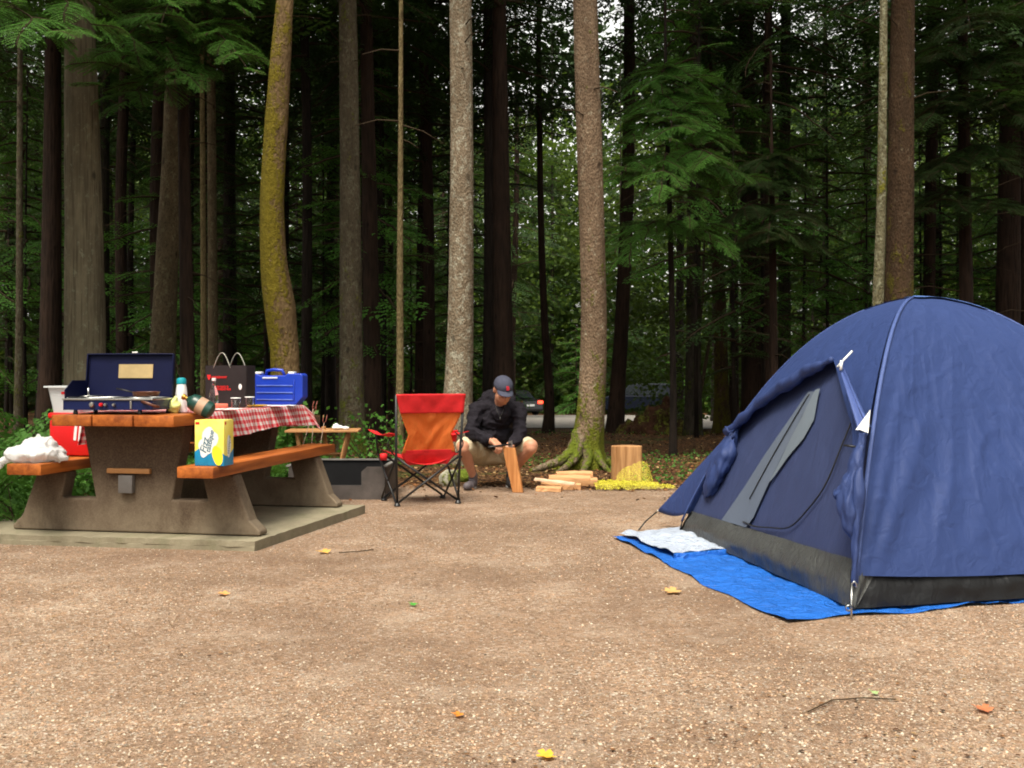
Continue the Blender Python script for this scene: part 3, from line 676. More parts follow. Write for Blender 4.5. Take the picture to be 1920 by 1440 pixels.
limb_tree(tD, L_, M['leaf'], rb, (.4, .7), 6)
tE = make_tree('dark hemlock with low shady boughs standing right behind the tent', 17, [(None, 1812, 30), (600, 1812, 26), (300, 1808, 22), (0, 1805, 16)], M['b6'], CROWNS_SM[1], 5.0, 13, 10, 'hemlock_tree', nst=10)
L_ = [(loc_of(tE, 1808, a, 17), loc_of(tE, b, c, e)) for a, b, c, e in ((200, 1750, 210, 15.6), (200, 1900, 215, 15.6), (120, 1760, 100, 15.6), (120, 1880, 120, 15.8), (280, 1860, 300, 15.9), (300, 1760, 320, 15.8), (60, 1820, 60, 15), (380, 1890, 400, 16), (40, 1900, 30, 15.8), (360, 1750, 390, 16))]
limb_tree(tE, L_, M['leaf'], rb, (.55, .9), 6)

# leaning dead stems and mound by the road
mb = MB()
def stem(label, pts, r, name='leaning_stem'):
    base = Vector(pts[0]); t = MB().tube([Vector(p) - base for p in pts], [r * (1 - .7 * i / (len(pts) - 1)) for i in range(len(pts))], 7).build(name, M['twig'], None, True)
    t.location = base; return tag(t, label, 'dead stem')
def gp(px, d, up=0): x_ = (px - 960) / F * d; return (x_, d, ground_z(x_, d) + up)
stem('thin dead stem leaning right beside the road, left one of two', [gp(1285, 22, -.05), tuple(PX(1300, 700, 22)), tuple(PX(1318, 560, 22.4)), tuple(PX(1322, 400, 23))], .06)
stem('thin dead stem leaning right beside the road, right one of two', [gp(1297, 21.5, -.05), tuple(PX(1320, 700, 21.5)), tuple(PX(1337, 600, 21.8)), tuple(PX(1356, 470, 22))], .055)
mb = MB(); mb.ell((0, 0, -.1), (.62, .5, .42)); mb.ell((.35, .1, -.15), (.7, .5, .34)); mb.ell((-.3, 0, -.1), (.5, .4, .3)); mb.ell((.1, 0, .2), (.3, .3, .32)); mb.cap((.2, 0, .2), .14, (.26, 0, .62), .07); mb.cap((-.05, 0, .2), .12, (-.12, 0, .5), .05)
o = mb.build('rotten_stump', bark('rotten_wood', (.02, .010, .006), (.075, .032, .017), None, st=.5, sc=12, moss=-.02), None)
remesh(o, .04, 2, .5, lambda c: .14 * noise.noise(c * 3.5) + .08 * noise.noise(c * 9)); o.location = gp(1225, 20.5, .05); tag(o, 'reddish rotten stump mound standing at the edge of the road', 'stump')

# far foliage wall beyond the road: one mass nobody could count
rn = np.random.default_rng(9)
def leaf_cloud(name, n, fx, size, mat, label, cat):
    P = fx(n); n = len(P)
    D = unit(rn.normal(size=(n, 3)) * (1, 1, .6)); N = unit(rn.normal(size=(n, 3)) + (0, 0, 1.2)); N = unit(N - D * (N * D).sum(1)[:, None])
    s = size * (.6 + .8 * rn.random(n))
    me = scatter_mesh(name, P, N, D, s[:, None], (s * .42)[:, None], (s * .1)[:, None], None, mat, False)
    return tag(link(bpy.data.objects.new(name, me)), label, cat, kind='stuff')
def clumped(n, x0, x1, y0, y1, z0, z1, cs, thr, nc):
    c = np.c_[rn.uniform(x0, x1, nc), rn.uniform(y0, y1, nc), z0 + (z1 - z0) * rn.random(nc) ** 1.3]
    P = c[rn.integers(0, nc, n)] + rn.normal(size=(n, 3)) * (cs * 1.3, cs, cs * .45)
    P[:, 2] = np.maximum(P[:, 2], z0 + .05); return P
leaf_cloud('far_broadleaf_forest', 230000, lambda n: clumped(n, -44, 50, 63, 82, -1.3, 19, 1.5, 0, 1100), .30, M['leaf_far'], 'mass of light green broadleaf trees far behind the trunks', 'forest')
leaf_cloud('dark_far_forest', 110000, lambda n: clumped(n, -62, 68, 86, 98, -1.4, 31, 2.0, 0, 900), .62, leafmat('far_conifer_needles', (.010, .024, .006), (.030, .062, .014), .15, (.04, .08, .015)), 'dark green mass of the farthest conifers closing the view', 'forest')
leaf_cloud('understorey_foliage', 34000, lambda n: clumped(n, 3.2, 26, 26, 30, -.2, 7.5, .45, 0, 130) + np.array([0, 0, 0]), .12, M['leaf_far'], 'yellow green maple leaves glowing between the dark trunks right of the road', 'foliage')

# ferns and bushes at the left
def fern(label, loc, n, L0, rng, mat):
    t = thing('fern', label, 'fern', loc); 
    for k in range(n):
        a = rng.uniform(0, 6.28); sc_ = L0 * rng.uniform(.7, 1.15)
        sp = xf(spray(1.0, rng, .05, .055, .013, .22, .55, .05), orient(Vector((0, 0, .02)), a, R(rng.uniform(38, 68)), sc_))
        me = leaves_mesh('frond', [sp], (mat, M['twig']), .006); link(bpy.data.objects.new('frond', me), t)
rfn = random.Random(8)
for i, (px, d, n_, L0, lab) in enumerate([(20, 8.6, 13, 1.15, 'tall bright green fern left of the picnic table, nearest the picture edge'), (75, 9.6, 12, 1.2, 'arching green fern behind the white plastic bag'), (-40, 7.6, 12, .9, 'fern clump cut by the left picture edge'), (30, 7.35, 9, .5, 'low fern in front of the left bench leg'), (150, 9.4, 12, .62, 'low fern seen through the left gap of the table support'), (5, 10.8, 11, 1.3, 'darker fern farther back at the left picture edge'), (545, 10.3, 10, .6, 'small fern seen under the right bench'), (100, 11.4, 11, 1.1, 'dark fern under the pale cedar')]):
    x_ = (px - 960) / F * d; fern(lab, (x_, d, ground_z(x_, d)), n_, L0, rfn, M['fern'])
def low(n):
    y_ = rn.uniform(7.4, 12.5, n * 2); x_ = -y_ * rn.uniform(.16, .56, n * 2) - .2
    k = np.array([gravel_mask(a, b) < .3 and hash2(a, b, 1.2) > -.25 for a, b in zip(x_, y_)]) & ~((x_ > -3.5) & (y_ < 8.75)); x_ = x_[k][:n]; y_ = y_[k][:n]
    z_ = np.array([ground_z(a, b) for a, b in zip(x_, y_)]); return np.c_[x_, y_, z_ + .22 * rn.random(len(x_)) ** 1.6]
leaf_cloud('ground_cover', 15000, low, .055, M['fern'], 'low bright green ground cover behind and left of the picnic table', 'ground cover')
def mossy(n):
    y_ = 10.3 * (22 / 10.3) ** rn.random(n * 4); x_ = (rn.random(n * 4) * 2 - 1) * .5 * y_
    k = np.array([hash2(a + 9, b, .6) > .12 and gravel_mask(a, b) < .2 for a, b in zip(x_, y_)]); x_ = x_[k][:n]; y_ = y_[k][:n]
    z_ = np.array([ground_z(a, b) for a, b in zip(x_, y_)]); return np.c_[x_, y_, z_ + .08 * rn.random(len(x_)) ** 2]
leaf_cloud('forest_floor_plants', 7000, mossy, .035, M['fern'], 'sparse small green plants dotted over the forest floor', 'undergrowth')
# ------------------------------------------------------------------ picnic table
TA = R(-10.3); TO = Vector((-2.45, 6.73, 0)); TM = Matrix.Translation(TO) @ Matrix.Rotation(TA, 4, 'Z')
def TP(u, v, z): return TM @ Vector((u, v, z))
def U(px, v):
    r = (px - 960) / F; c = math.cos(-TA); s = math.sin(-TA); return (r * (6.73 + v * c) + 2.45 - v * s) / (c + r * s)
def conc(name, a, b, st):
    t = NT(name); v = t.co(); f = t.noise(v, 3.2, 6, .65)
    c = t.mix(t.ramp(f, [(.3, 0), (.68, 1)]), a, b)
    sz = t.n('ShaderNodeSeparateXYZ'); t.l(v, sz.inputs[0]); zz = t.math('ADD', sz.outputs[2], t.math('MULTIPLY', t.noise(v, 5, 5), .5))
    if st[1] < .05: c = t.mix(t.math('MULTIPLY', t.ramp(zz, [(.36, 0), (.74, 1)]), .85), c, st)  # upper supports: staining plus tabletop shade mixed into the colour
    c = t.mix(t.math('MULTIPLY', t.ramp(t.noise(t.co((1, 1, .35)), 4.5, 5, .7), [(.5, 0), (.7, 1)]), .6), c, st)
    c = t.mix(t.math('MULTIPLY', t.vor(v, 90), .25), c, sc3(b, 1.2))
    t.col(c).p(.9, .2).bump(t.math('ADD', t.noise(v, 60, 4), t.math('MULTIPLY', t.vor(v, 120), .5)), .35, .004); return t.m
M['conc'] = conc('weathered_shaded_concrete', (.105, .074, .050), (.215, .170, .118), (.036, .017, .010))
M['slab'] = conc('slab_concrete', (.15, .130, .088), (.28, .245, .170), (.10, .11, .05))
def woodmat(name, a, b, axis, rough=.45, grain=9, spec=.4, knots=True):
    t = NT(name); s = [1, 1, 1]; s[axis] = .06
    v = t.co(tuple(s)); f = t.noise(v, grain * 4, 6, .65); w = t.noise(v, grain, 3)
    k = t.math('ADD', t.math('MULTIPLY', f, .5), t.math('MULTIPLY', w, .5))
    c = t.mix(t.ramp(k, [(.35, 0), (.65, 1)]), a, b)
    c = t.mix(t.math('MULTIPLY', t.ramp(t.noise(t.co(), 2.2, 3), [(.4, 0), (.7, 1)]), .35), c, sc3(a, .55))
    t.col(c).p(rough, spec).bump(f, .25, .002); return t.m
M['wood_t'] = woodmat('stained_cedar_planks', (.20, .048, .010), (.50, .145, .028), 1, .42, spec=.3)
def outline_support(): return [(-.87, .07), (.87, .07), (.87, .10), (.80, .165), (.69, .455), (.475, .455), (.515, .285), (.27, .285), (.36, .765), (-.36, .765), (-.27, .285), (-.515, .285), (-.475, .455), (-.69, .455), (-.80, .165), (-.87, .10)]
def bevel(o, w, seg=2, ang=40):
    m = o.modifiers.new('b', 'BEVEL'); m.width = w; m.segments = seg; m.limit_method = 'ANGLE'; m.angle_limit = R(ang); return baked(o)
sl_ = MB(); sl_.add([(-1.35, -.2, -.06), (.91, -.17, -.06), (1.02, 1.64, -.06), (-1.35, 1.72, -.06), (-1.35, -.2, .066), (.91, -.17, .066), (1.02, 1.64, .066), (-1.35, 1.72, .066)],
    [(0, 1, 2, 3)[::-1], (4, 5, 6, 7), (0, 1, 5, 4), (1, 2, 6, 5), (2, 3, 7, 6), (3, 0, 4, 7)])
o = sl_.build('concrete_slab', M['slab']); bmw = bmesh.new(); bmw.from_mesh(o.data); bmesh.ops.subdivide_edges(bmw, edges=bmw.edges[:], cuts=40, use_grid_fill=True); bmw.to_mesh(o.data); bmw.free(); o.matrix_world = TM
for v_ in o.data.vertices:
    if v_.co.z > .03 and (v_.co.y < -.1 or v_.co.x > .8): v_.co.z -= .006 * max(0, noise.noise(v_.co * 7)) + .012 * max(0, noise.noise(v_.co * 19) - .25); v_.co.y += .01 * noise.noise(v_.co * 9)
bevel(o, .012, 3); tag(o, 'low pale concrete slab under the picnic table with mossy front edge', 'slab')
# subdivide for a worn edge
tb = thing('picnic_table', 'concrete and orange stained timber picnic table with two attached benches', 'picnic table', TO, TA)
for v0 in (0, 1.43):
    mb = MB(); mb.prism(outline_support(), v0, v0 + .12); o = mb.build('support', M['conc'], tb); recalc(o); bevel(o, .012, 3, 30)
random.seed(3)
for i, (a, b) in enumerate(((-.418, -.145), (-.135, .137), (.147, .416))):
    mb = MB(); mb.box(((a + b) / 2, .8, .803), (b - a, 2.1, .07), None, .007); mb.build('tabletop_plank', M['wood_t'], tb, ang=35)
for sgn in (-1, 1):
    mb = MB(); mb.box((sgn * .58, .775, .494), (.24, 2.14, .07), None, .007); mb.build('bench_seat', M['wood_t'], tb, ang=35)
wr = MB(); wr.box((-.02, -.018, .47), (.30, .032, .032), None, .004); wr.build('bracket_rail', basic('light_wood', (.36, .17, .06), .7), tb, ang=35)
wr = MB(); wr.box((-.035, -.022, .385), (.098, .04, .115), None, .004); wr.build('bracket_box', basic('grey_steel', (.13, .12, .115), .6, .4), tb, ang=35)

# tablecloth
gt = NT('red_gingham'); uv = gt.n('ShaderNodeTexCoord'); sp = gt.n('ShaderNodeSeparateXYZ'); gt.l(uv.outputs['UV'], sp.inputs[0])
def stripes(s): return gt.math('LESS_THAN', gt.math('FRACT', gt.math('MULTIPLY', s, 1 / .05)), .5)
sx_ = stripes(sp.outputs[0]); sy_ = stripes(sp.outputs[1]); sm = gt.math('MULTIPLY', gt.math('ADD', sx_, sy_), .5)
gc_ = gt.ramp(sm, [(0, (.82, .78, .74)), (.5, (.80, .26, .27)), (1, (.66, .020, .035))])
gt.col(gc_).p(.55, .3).bump(gt.noise(gt.co(), 25, 4), .25, .006)
gt.translucent(gc_, .25)
def cloth_pt(s, t):
    x = s; y = t; z = .8415; ox = max(0, abs(s) - .422); oy = max(0, t - 1.853); sg = 1 if s > 0 else -1
    wav = .022 * math.sin(t * 21 + math.sin(t * 5)) + .012 * math.sin(t * 47 + 1)
    if ox > 0:
        x = sg * (.425 + ox * (.30 + .9 * oy * 2) + min(ox, .2) * 6 * wav * .55); z -= ox * .95
    if oy > 0:
        y = 1.857 + oy * .55 + (.2 * oy * math.sin(s * 19)); z -= oy * .80 * (1 if ox == 0 else .35); 
        if ox > 0: y += ox * .5
    z += .0018 * math.sin(s * 31) * math.sin(t * 23) + .003
    return Vector((x, y, z))
nu, nv = 110, 210; s0, s1 = -.66, .61; t0, t1 = .12, 2.08
vs_ = []; uvs = []
for j in range(nv + 1):
    for i in range(nu + 1):
        s = s0 + (s1 - s0) * i / nu; t_ = t0 + (t1 - t0) * j / nv
        if s > .422: s = .422 + (s - .422) * (.90 + .10 * math.sin(t_ * 3.1 + .4) + .12 * (t_ > 1.4) * (t_ - 1.4))
        t2 = t_ + (.03 * math.sin(s * 7) if j < 3 else 0); vs_.append(cloth_pt(s, t2)); uvs.append((s, t2))
me = bpy.data.meshes.new('tablecloth'); me.from_pydata([tuple(v) for v in vs_], [], [(j * (nu + 1) + i, j * (nu + 1) + i + 1, (j + 1) * (nu + 1) + i + 1, (j + 1) * (nu + 1) + i) for j in range(nv) for i in range(nu)])
ul = me.uv_layers.new(name='UVMap'); vi = np.zeros(len(me.loops), dtype=np.int32); me.loops.foreach_get('vertex_index', vi)
ul.data.foreach_set('uv', np.array(uvs)[vi].ravel()); me.polygons.foreach_set('use_smooth', [True] * len(me.polygons)); me.materials.append(gt.m)
o = link(bpy.data.objects.new('tablecloth', me)); o.matrix_world = TM; tag(o, 'red and white checked cloth draped over the picnic table', 'tablecloth')
TZ = .849; BZ = .531; WZ = .84

# camp stove
M['navy'] = basic('navy_enamel', (.006, .012, .065), .35, .3, .1, bump=.04)
M['navy_d'] = basic('dark_navy_enamel', (.004, .006, .034), .5, .15, .1)
M['steel'] = basic('bright_steel', (.55, .55, .53), .28, .5, .1, metal=1, bump=.05)
M['blackm'] = basic('black_metal', (.012, .012, .013), .45, .4)
M['tan'] = basic('tan_label', (.42, .31, .15), .7, .3, .12, 14)
M['white'] = basic('white_plastic', (.78, .79, .78), .4, .4, .03)
M['red'] = basic('red_plastic', (.62, .012, .014), .3, .5, .05)
st = thing('camp_stove', 'open navy blue two burner camp stove on the near end of the picnic table', 'camp stove', TP(-.085, -.03, WZ), TA + R(5))
mb = MB(); w, dp = .585, .30
mb.box((0, 0, .03), (w, dp, .004)); mb.box((0, -dp / 2, .062), (w, .004, .068)); mb.box((0, dp / 2, .062), (w, .004, .068))
mb.box((-w / 2, 0, .062), (.004, dp, .068)); mb.box((w / 2, 0, .062), (.004, dp, .068)); mb.build('stove_body', M['navy'], st)
mb = MB(); mb.box((0, -dp / 2 - .004, .096), (w + .012, .012, .010), None, .002); mb.box((-w / 2, 0, .096), (.012, dp, .010), None, .002); mb.box((w / 2, 0, .096), (.012, dp, .010), None, .002); mb.build('rim', M['steel'], st)
for x, y in ((-w / 2 + .07, -.13), (w / 2 - .09, -.13), (-w / 2 + .07, .13), (w / 2 - .02, .13)):
    MB().lathe([(.013, 0), (.015, .008), (.011, .03)], 12, Matrix.Translation((x, y, 0))).build('foot', M['blackm'], st)
Ml = Matrix.Translation((0, dp / 2, .10)) @ Matrix.Rotation(R(-7), 4, 'X')
mb = MB(); mb.box((0, .004, .145), (.58, .006, .29), Ml, .0); mb.box((0, -.012, .287), (.595, .03, .008), Ml, .003); mb.box((-.294, -.012, .15), (.008, .03, .27), Ml, .003); mb.box((.294, -.012, .15), (.008, .03, .27), Ml, .003); ld = mb.build('lid', M['navy_d'], st)
MB().box((.035, -.0035, .175), (.235, .004, .092), Ml, .001).build('label_plate', M['tan'], ld)
MB().box((0.03, -.012, .296), (.04, .03, .012), Ml, .004).build('latch', M['steel'], ld)
for sg in (-1,):
    mb = MB(); prof = [(-dp / 2 + .005, .10), (-dp / 2 + .005, .155), (-dp / 2 + .10, .215), (dp / 2 - .03, .215), (dp / 2 - .01, .10)]
    vv = [(sg * (w / 2 - .004), y, z) for y, z in prof] + [(sg * (w / 2 - .008), y, z) for y, z in prof]
    mb.add(vv, [tuple(range(5)), tuple(range(5, 10))[::-1]] + [(i, i + 5, (i + 1) % 5 + 5, (i + 1) % 5) for i in range(5)]); o = mb.build('wind_screen', M['navy_d'], st); recalc(o)
    if sg > 0: o.scale = (1, 1, 1); o.location.z = -.02
mb = MB(); mb.box((0, 0, .055), (w - .02, dp - .02, .004)); mb.build('drip_tray', M['steel'], st)
for bx in (-.15, .15):
    b = MB().lathe([(.012, .05), (.05, .055), (.055, .07), (.045, .083), (.02, .086)], 20, Matrix.Translation((bx, 0, 0))).build('burner', M['steel'], st, ang=40)
    mb = MB()
    for k in range(4):
        y_ = -.12 + .08 * k; mb.tube([(bx - .13, y_, .104), (bx + .13, y_, .104)], .0035, 6)
    for x_ in (-.13, 0, .13): mb.tube([(bx + x_, -.13, .104), (bx + x_, .13, .104)], .0035, 6)
    mb.build('grate', M['steel'], st, True)
for i, (x, m_, r) in enumerate(((-.10, M['steel'], .017), (-.04, M['red'], .012), (-.01, M['steel'], .011), (.045, M['steel'], .011))):
    MB().lathe([(r, 0), (r, .012), (r * .7, .02)], 16, Matrix.Translation((x, -dp / 2 - .002, .062)) @ Matrix.Rotation(R(90), 4, 'X')).build('knob', m_, st, ang=40)
MB().box((.155, -dp / 2 - .006, .06), (.012, .01, .05), None, .002).build('clasp', M['steel'], st)
MB().tube([(.2, -dp / 2 + .02, .085), (.27, -dp / 2 - .03, .075), (.315, -dp / 2 - .02, .055), (.33, -.14, .05)], .009, 8).build('gas_pipe', basic('brown_pipe', (.10, .035, .02), .4), st, True)
MB().tube([(-w / 2 + .02, .02, .11), (-w / 2 + .13, .12, .115)], .003, 6).tube([(-.19, -.03, .108), (-.19, -.03, .165)], .006, 6).build('support_wire', M['steel'], st, True)
# brown pan on the right burner
pn = thing('frying_pan', 'small brown pan with black handle sitting on the right burner', 'pan', TP(.09, .0, WZ + .110), TA + R(1.5))
MB().lathe([(.06, 0), (.078, .004), (.088, .032), (.085, .032), (.074, .008), (.01, .006)], 28, None, False).build('pan_body', basic('brown_enamel', (.16, .06, .03), .3, .5), pn, ang=40)
MB().tube([(-.08, 0, .025), (-.14, -.01, .04), (-.2, -.01, .052)], [.009, .010, .008], 8, flat=.5).build('handle', M['blackm'], pn, True)
# items right of the stove
def bottle(name, label, cat, loc, prof, mat, capm=None, capprof=None, group=None, rz=0):
    t = thing(name, label, cat, loc, rz, group); MB().lathe(prof, 24).build('bottle_body', mat, t, ang=50)
    if capm: MB().lathe(capprof, 24).build('bottle_cap', capm, t, ang=40)
    return t
bottle('spray_bottle', 'white bottle with turquoise cap standing right of the stove', 'bottle', TP(U(340, .20), .20, WZ), [(.036, 0), (.038, .01), (.038, .13), (.034, .165), (.028, .19)], M['white'], basic('teal_cap', (.01, .30, .36), .35), [(.031, .19), (.032, .215), (.026, .228), (.01, .232)])
gt2 = thing('gas_canister', 'dark green gas canister with tan label lying tilted right of the stove', 'gas canister', TP(U(374, .03), .03, WZ + .045), TA + R(10))
Mc = Matrix.Rotation(R(-62), 4, 'Y') @ Matrix.Rotation(R(0), 4, 'X'); Mc = Matrix.Translation((.02, 0, 0)) @ Mc
MB().lathe([(.03, -.075), (.052, -.062), (.056, -.03), (.056, .055), (.046, .085), (.022, .10), (.014, .112)], 28, Mc).build('canister_body', basic('dark_green_paint', (.008, .045, .035), .3, .5), gt2, ang=50)
MB().lathe([(.0568, -.022), (.0568, .03)], 28, Mc, False).build('paper_label', basic('tan_wrap', (.38, .24, .16), .5), gt2, True)
MB().lathe([(.013, .11), (.013, .125), (.019, .127), (.019, .145)], 14, Mc).build('valve', basic('brass', (.5, .28, .06), .35, metal=1), gt2, ang=40)
# white tub on red cooler
ck = thing('cooler', 'red cooler box standing on the left bench', 'cooler', TP(-.635, .50, BZ), TA)
mb = MB(); mb.box((0, 0, .13), (.31, .46, .25), None, .018); mb.build('cooler_body', M['red'], ck, ang=40)
mb = MB(); mb.box((0, 0, .279), (.325, .475, .04), None, .014); mb.build('cooler_lid', M['red'], ck, ang=40)
for k, (dx, h_) in enumerate(((.03, .10), (.065, .12), (.10, .09))): MB().box((dx, -.2325, .165 + .008 * k), (.02, .003, h_), Matrix.Rotation(R(6), 4, 'Y'), .001).build('white_strip', M['white'], ck)  # thin white strips on the cooler front
tbm = NT('translucent_white_plastic'); tbm.col((.80, .82, .83)).p(.35, .4); tbm.translucent((.8, .82, .84), .35)
wt = thing('white_tub', 'white flared plastic tub standing on top of the red cooler', 'tub', TP(-.675, .42, BZ + .300), TA)
mb = MB()
def rr_ring(hx, hy, z, r=.03, n=5):
    out = []
    for cx, cy, a0 in ((hx - r, hy - r, 0), (-hx + r, hy - r, 90), (-hx + r, -hy + r, 180), (hx - r, -hy + r, 270)):
        for k in range(n + 1): a = R(a0 + 90 * k / n); out.append((cx + r * math.cos(a), cy + r * math.sin(a), z))
    return out
def loft(mb, rings, cap0=True, cap1=True):
    n = len(rings[0]); vs = [p for r_ in rings for p in r_]; fs = [(i * n + k, i * n + (k + 1) % n, (i + 1) * n + (k + 1) % n, (i + 1) * n + k) for i in range(len(rings) - 1) for k in range(n)]
    if cap0: fs.append(tuple(range(n))[::-1])
    if cap1: fs.append(tuple((len(rings) - 1) * n + k for k in range(n)))
    return mb.add(vs, fs)
loft(mb, [rr_ring(.10, .14, 0), rr_ring(.105, .145, .04), rr_ring(.125, .165, .17), rr_ring(.145, .185, .172), rr_ring(.145, .185, .182), rr_ring(.123, .163, .18), rr_ring(.10, .14, .02)]); mb.build('tub_body', tbm.m, wt, ang=40)
MB().box((.01, -.164, .135), (.04, .004, .016)).build('red_label', M['red'], wt)
# white plastic bag
def blob(name, parts, mat, vox, disp, it=3):
    mb = MB()
    for p in parts:
        if p[0] == 'e': mb.ell(*p[1:])
        else: mb.cap(*p[1:])
    o = mb.build(name, mat); remesh(o, vox, it, .5, disp); return o
bagm = NT('white_bag_film'); bagm.col((.82, .82, .82)).p(.35, .5); bagm.translucent((.85, .85, .85), .3); bagm.bump(bagm.noise(bagm.co(), 28, 5, .7), .7, .02)
o = blob('plastic_bag', [('e', (0, 0, .05), (.185, .16, .062)), ('e', (.02, .02, .10), (.11, .10, .055)), ('c', (.03, 0, .10), .05, (.03, .0, .165), .014), ('c', (.12, 0, .05), .05, (.21, .02, .022), .02), ('c', (-.13, -.02, .035), .04, (-.225, -.03, -.01), .02), ('c', (-.22, -.03, -.01), .018, (-.245, -.04, -.075), .014)], bagm.m, .008, lambda c: .012 * noise.noise(c * 14) + .007 * noise.noise(c * 36) + .010 * max(0, 1 - 6 * abs(noise.noise(c * 11 + Vector((3, 1, 2))))), 1)
o.location = TP(-.625, -.12, BZ); o.rotation_euler.z = TA; tag(o, 'crumpled white plastic bag lying over the near end of the left bench', 'plastic bag')
# black shopping bag
sbk = thing('shopping_bag', 'black fabric shopping bag with red print standing on the far left of the table', 'shopping bag', TP(U(432, 1.15), 1.15, TZ), TA + R(-4))
M['bagblk'] = basic('black_bag_fabric', (.022, .017, .018), .75, .2, .2)
mb = MB(); loft(mb, [rr_ring(.165, .08, 0, .01, 2), rr_ring(.17, .075, .15, .012, 2), rr_ring(.172, .07, .31, .012, 2)], True, False); o = mb.build('bag_body', M['bagblk'], sbk); thick(o, .003)
for y_ in (-.07, .07):
    pts = [(.07 - .14 * k / 12 + (-.03 if y_ < 0 else .02), y_, .29 + .115 * math.sin(math.pi * k / 12)) for k in range(13)]
    MB().tube(pts, .006, 6, flat=.4).build('handle', basic('pale_strap', (.45, .44, .38), .7), sbk, True)
Mf = Matrix.Rotation(R(90), 4, 'X')
def glyphs(mb, x0, x1, z, h, rng, y_):      # unreadable print: a row of small letter-like strokes
    x = x0
    while x < x1:
        w_ = h * rng.uniform(.45, .75); k = rng.randint(0, 3)
        mb.box((x, y_, z), (h * .2, .0015, h * rng.choice((1, 1, 1.35))))
        if k: mb.box((x + w_ * .5, y_, z + h * .38), (w_ * .8, .0015, h * .2))
        if k > 1: mb.box((x + w_ * .5, y_, z - h * .38), (w_ * .8, .0015, h * .2))
        if k != 1: mb.box((x + w_ * .8, y_, z), (h * .18, .0015, h * .9))
        x += w_ + h * .32
rgp = random.Random(2); mred = basic('red_print', (.75, .02, .02), .6)
mb = MB(); glyphs(mb, -.115, .02, .222, .014, rgp, -.0785); glyphs(mb, -.085, .03, .150, .014, rgp, -.0795); glyphs(mb, -.105, .045, .132, .014, rgp, -.0795)
mb.build('red_print', mred, sbk); mb = MB(); mb.prism([(-.15, .24), (-.118, .24), (-.124, .215), (-.134, .2), (-.144, .215)], -.0785, -.077); mb.build('red_emblem', mred, sbk)
MB().ell((.125, -.079, .15), (.014, .002, .022)).build('white_emblem', M['white'], sbk, True)
# clear bottle, glasses
glass = NT('clear_glass'); glass.b.inputs['IOR'].default_value = 1.45; glass.col((.92, .95, .95)).p(.03, .6, 0, 1.0)
water = NT('clear_plastic'); water.b.inputs['IOR'].default_value = 1.3; water.col((.85, .88, .88)).p(.1, .6, 0, .85)
bottle('wine_bottle', 'slim clear glass bottle in front of the black shopping bag', 'bottle', TP(U(401, .80), .80, TZ), [(.03, 0), (.033, .008), (.033, .09), (.028, .12), (.014, .155), (.011, .19), (.013, .2)], glass.m, M['white'], [(.014, .198), (.014, .215), (.01, .217)])
def tumbler(px, v, label, sc_=1):
    t = thing('glass_tumbler', label, 'glass', TP(U(px, v), v, TZ), 0, 'glasses on the checked cloth')
    MB().lathe([(.027, 0), (.034, .078), (.0315, .078), (.0255, .006), (.001, .006)], 26, None, True).build('glass_wall', glass.m, t, ang=50)
    MB().lathe([(.0350, .074), (.0352, .078), (.0335, .0795), (.0318, .078)], 26, None, False).build('glass_rim', M['white'], t, True)
tumbler(442, .70, 'clear tumbler in front of the black bag, left one of the pair'); tumbler(468, 1.0, 'clear tumbler nearest to the blue tool case')
# blue tool case
bc = thing('tool_case', 'blue plastic carrying case standing upright on the checked cloth', 'tool case', TP(U(527, 1.55), 1.55, TZ), TA + R(-3))
M['bluec'] = basic('blue_case_plastic', (.012, .045, .42), .35, .5, .08)
mb = MB(); mb.prism([(-.205, 0), (.145, 0), (.205, .065), (.205, .235), (.19, .25), (.075, .25), (.06, .235), (-.15, .235), (-.19, .25), (-.205, .24)], -.05, .05); o = mb.build('case_shell', M['bluec'], bc); recalc(o); bevel(o, .008, 2, 30)
for z_ in (.045, .10, .155): MB().box((-.03, -.053, z_), (.31, .008, .009), None, .003).build('rib', basic('pale_blue_rib', (.10, .16, .50), .4), bc, ang=40)
MB().box((.135, -.053, .12), (.012, .01, .16), None, .003).build('side_rib', M['bluec'], bc, ang=40)
MB().tube([(-.13, 0, .235), (-.12, 0, .272), (-.06, 0, .28), (.01, 0, .275), (.03, 0, .235)], .012, 8).build('handle', M['bluec'], bc, True)
MB().box((-.07, -.0525, .215), (.13, .008, .014), None, .004).build('handle_recess', basic('pale_grip', (.55, .6, .75), .4), bc, ang=40)
for x_ in (.105, -.175): MB().box((x_, -.02, .255), (.05, .05, .018), None, .004).build('latch', M['white'], bc, ang=40)
# small things on the cloth
def flat_thing(name, label, cat, px, v, sx__, sy__, h, mat, rz=0, dome=0):
    t = MB(); pts = [(math.cos(a * .2618) * sx__, math.sin(a * .2618) * sy__) for a in range(24)]
    if cat in ('plate',): t.lathe([(sx__ * .6, 0), (sx__, .012), (sx__ * .98, .014), (sx__ * .6, .004), (.001, .004)], 28)
    else: t.grid(lambda a, b: ((a - .5) * sx__ * 2, (b - .5) * sy__ * 2, h + dome * math.sin(a * 7 + b * 3) * math.sin(b * 9)), 12, 12)
    o = t.build(name, mat, None, True); 
    if cat != 'plate': thick(o, .001)
    o.location = TP(U(px, v), v, TZ + .001); o.rotation_euler.z = TA + R(rz); return tag(o, label, cat)
flat_thing('paper_napkin', 'white paper sheet on the cloth in front of the tumblers', 'napkin', 420, .48, .12, .10, .006, M['white'], 12, .003)
flat_thing('paper_napkin', 'white paper lying in front of the blue tool case', 'napkin', 520, 1.28, .13, .10, .006, M['white'], -8, .003)
flat_thing('plate', 'yellow plate beside the blue tool case with a red rim', 'plate', 478, 1.16, .09, .09, .01, basic('yellow_glaze', (.80, .55, .05), .3))
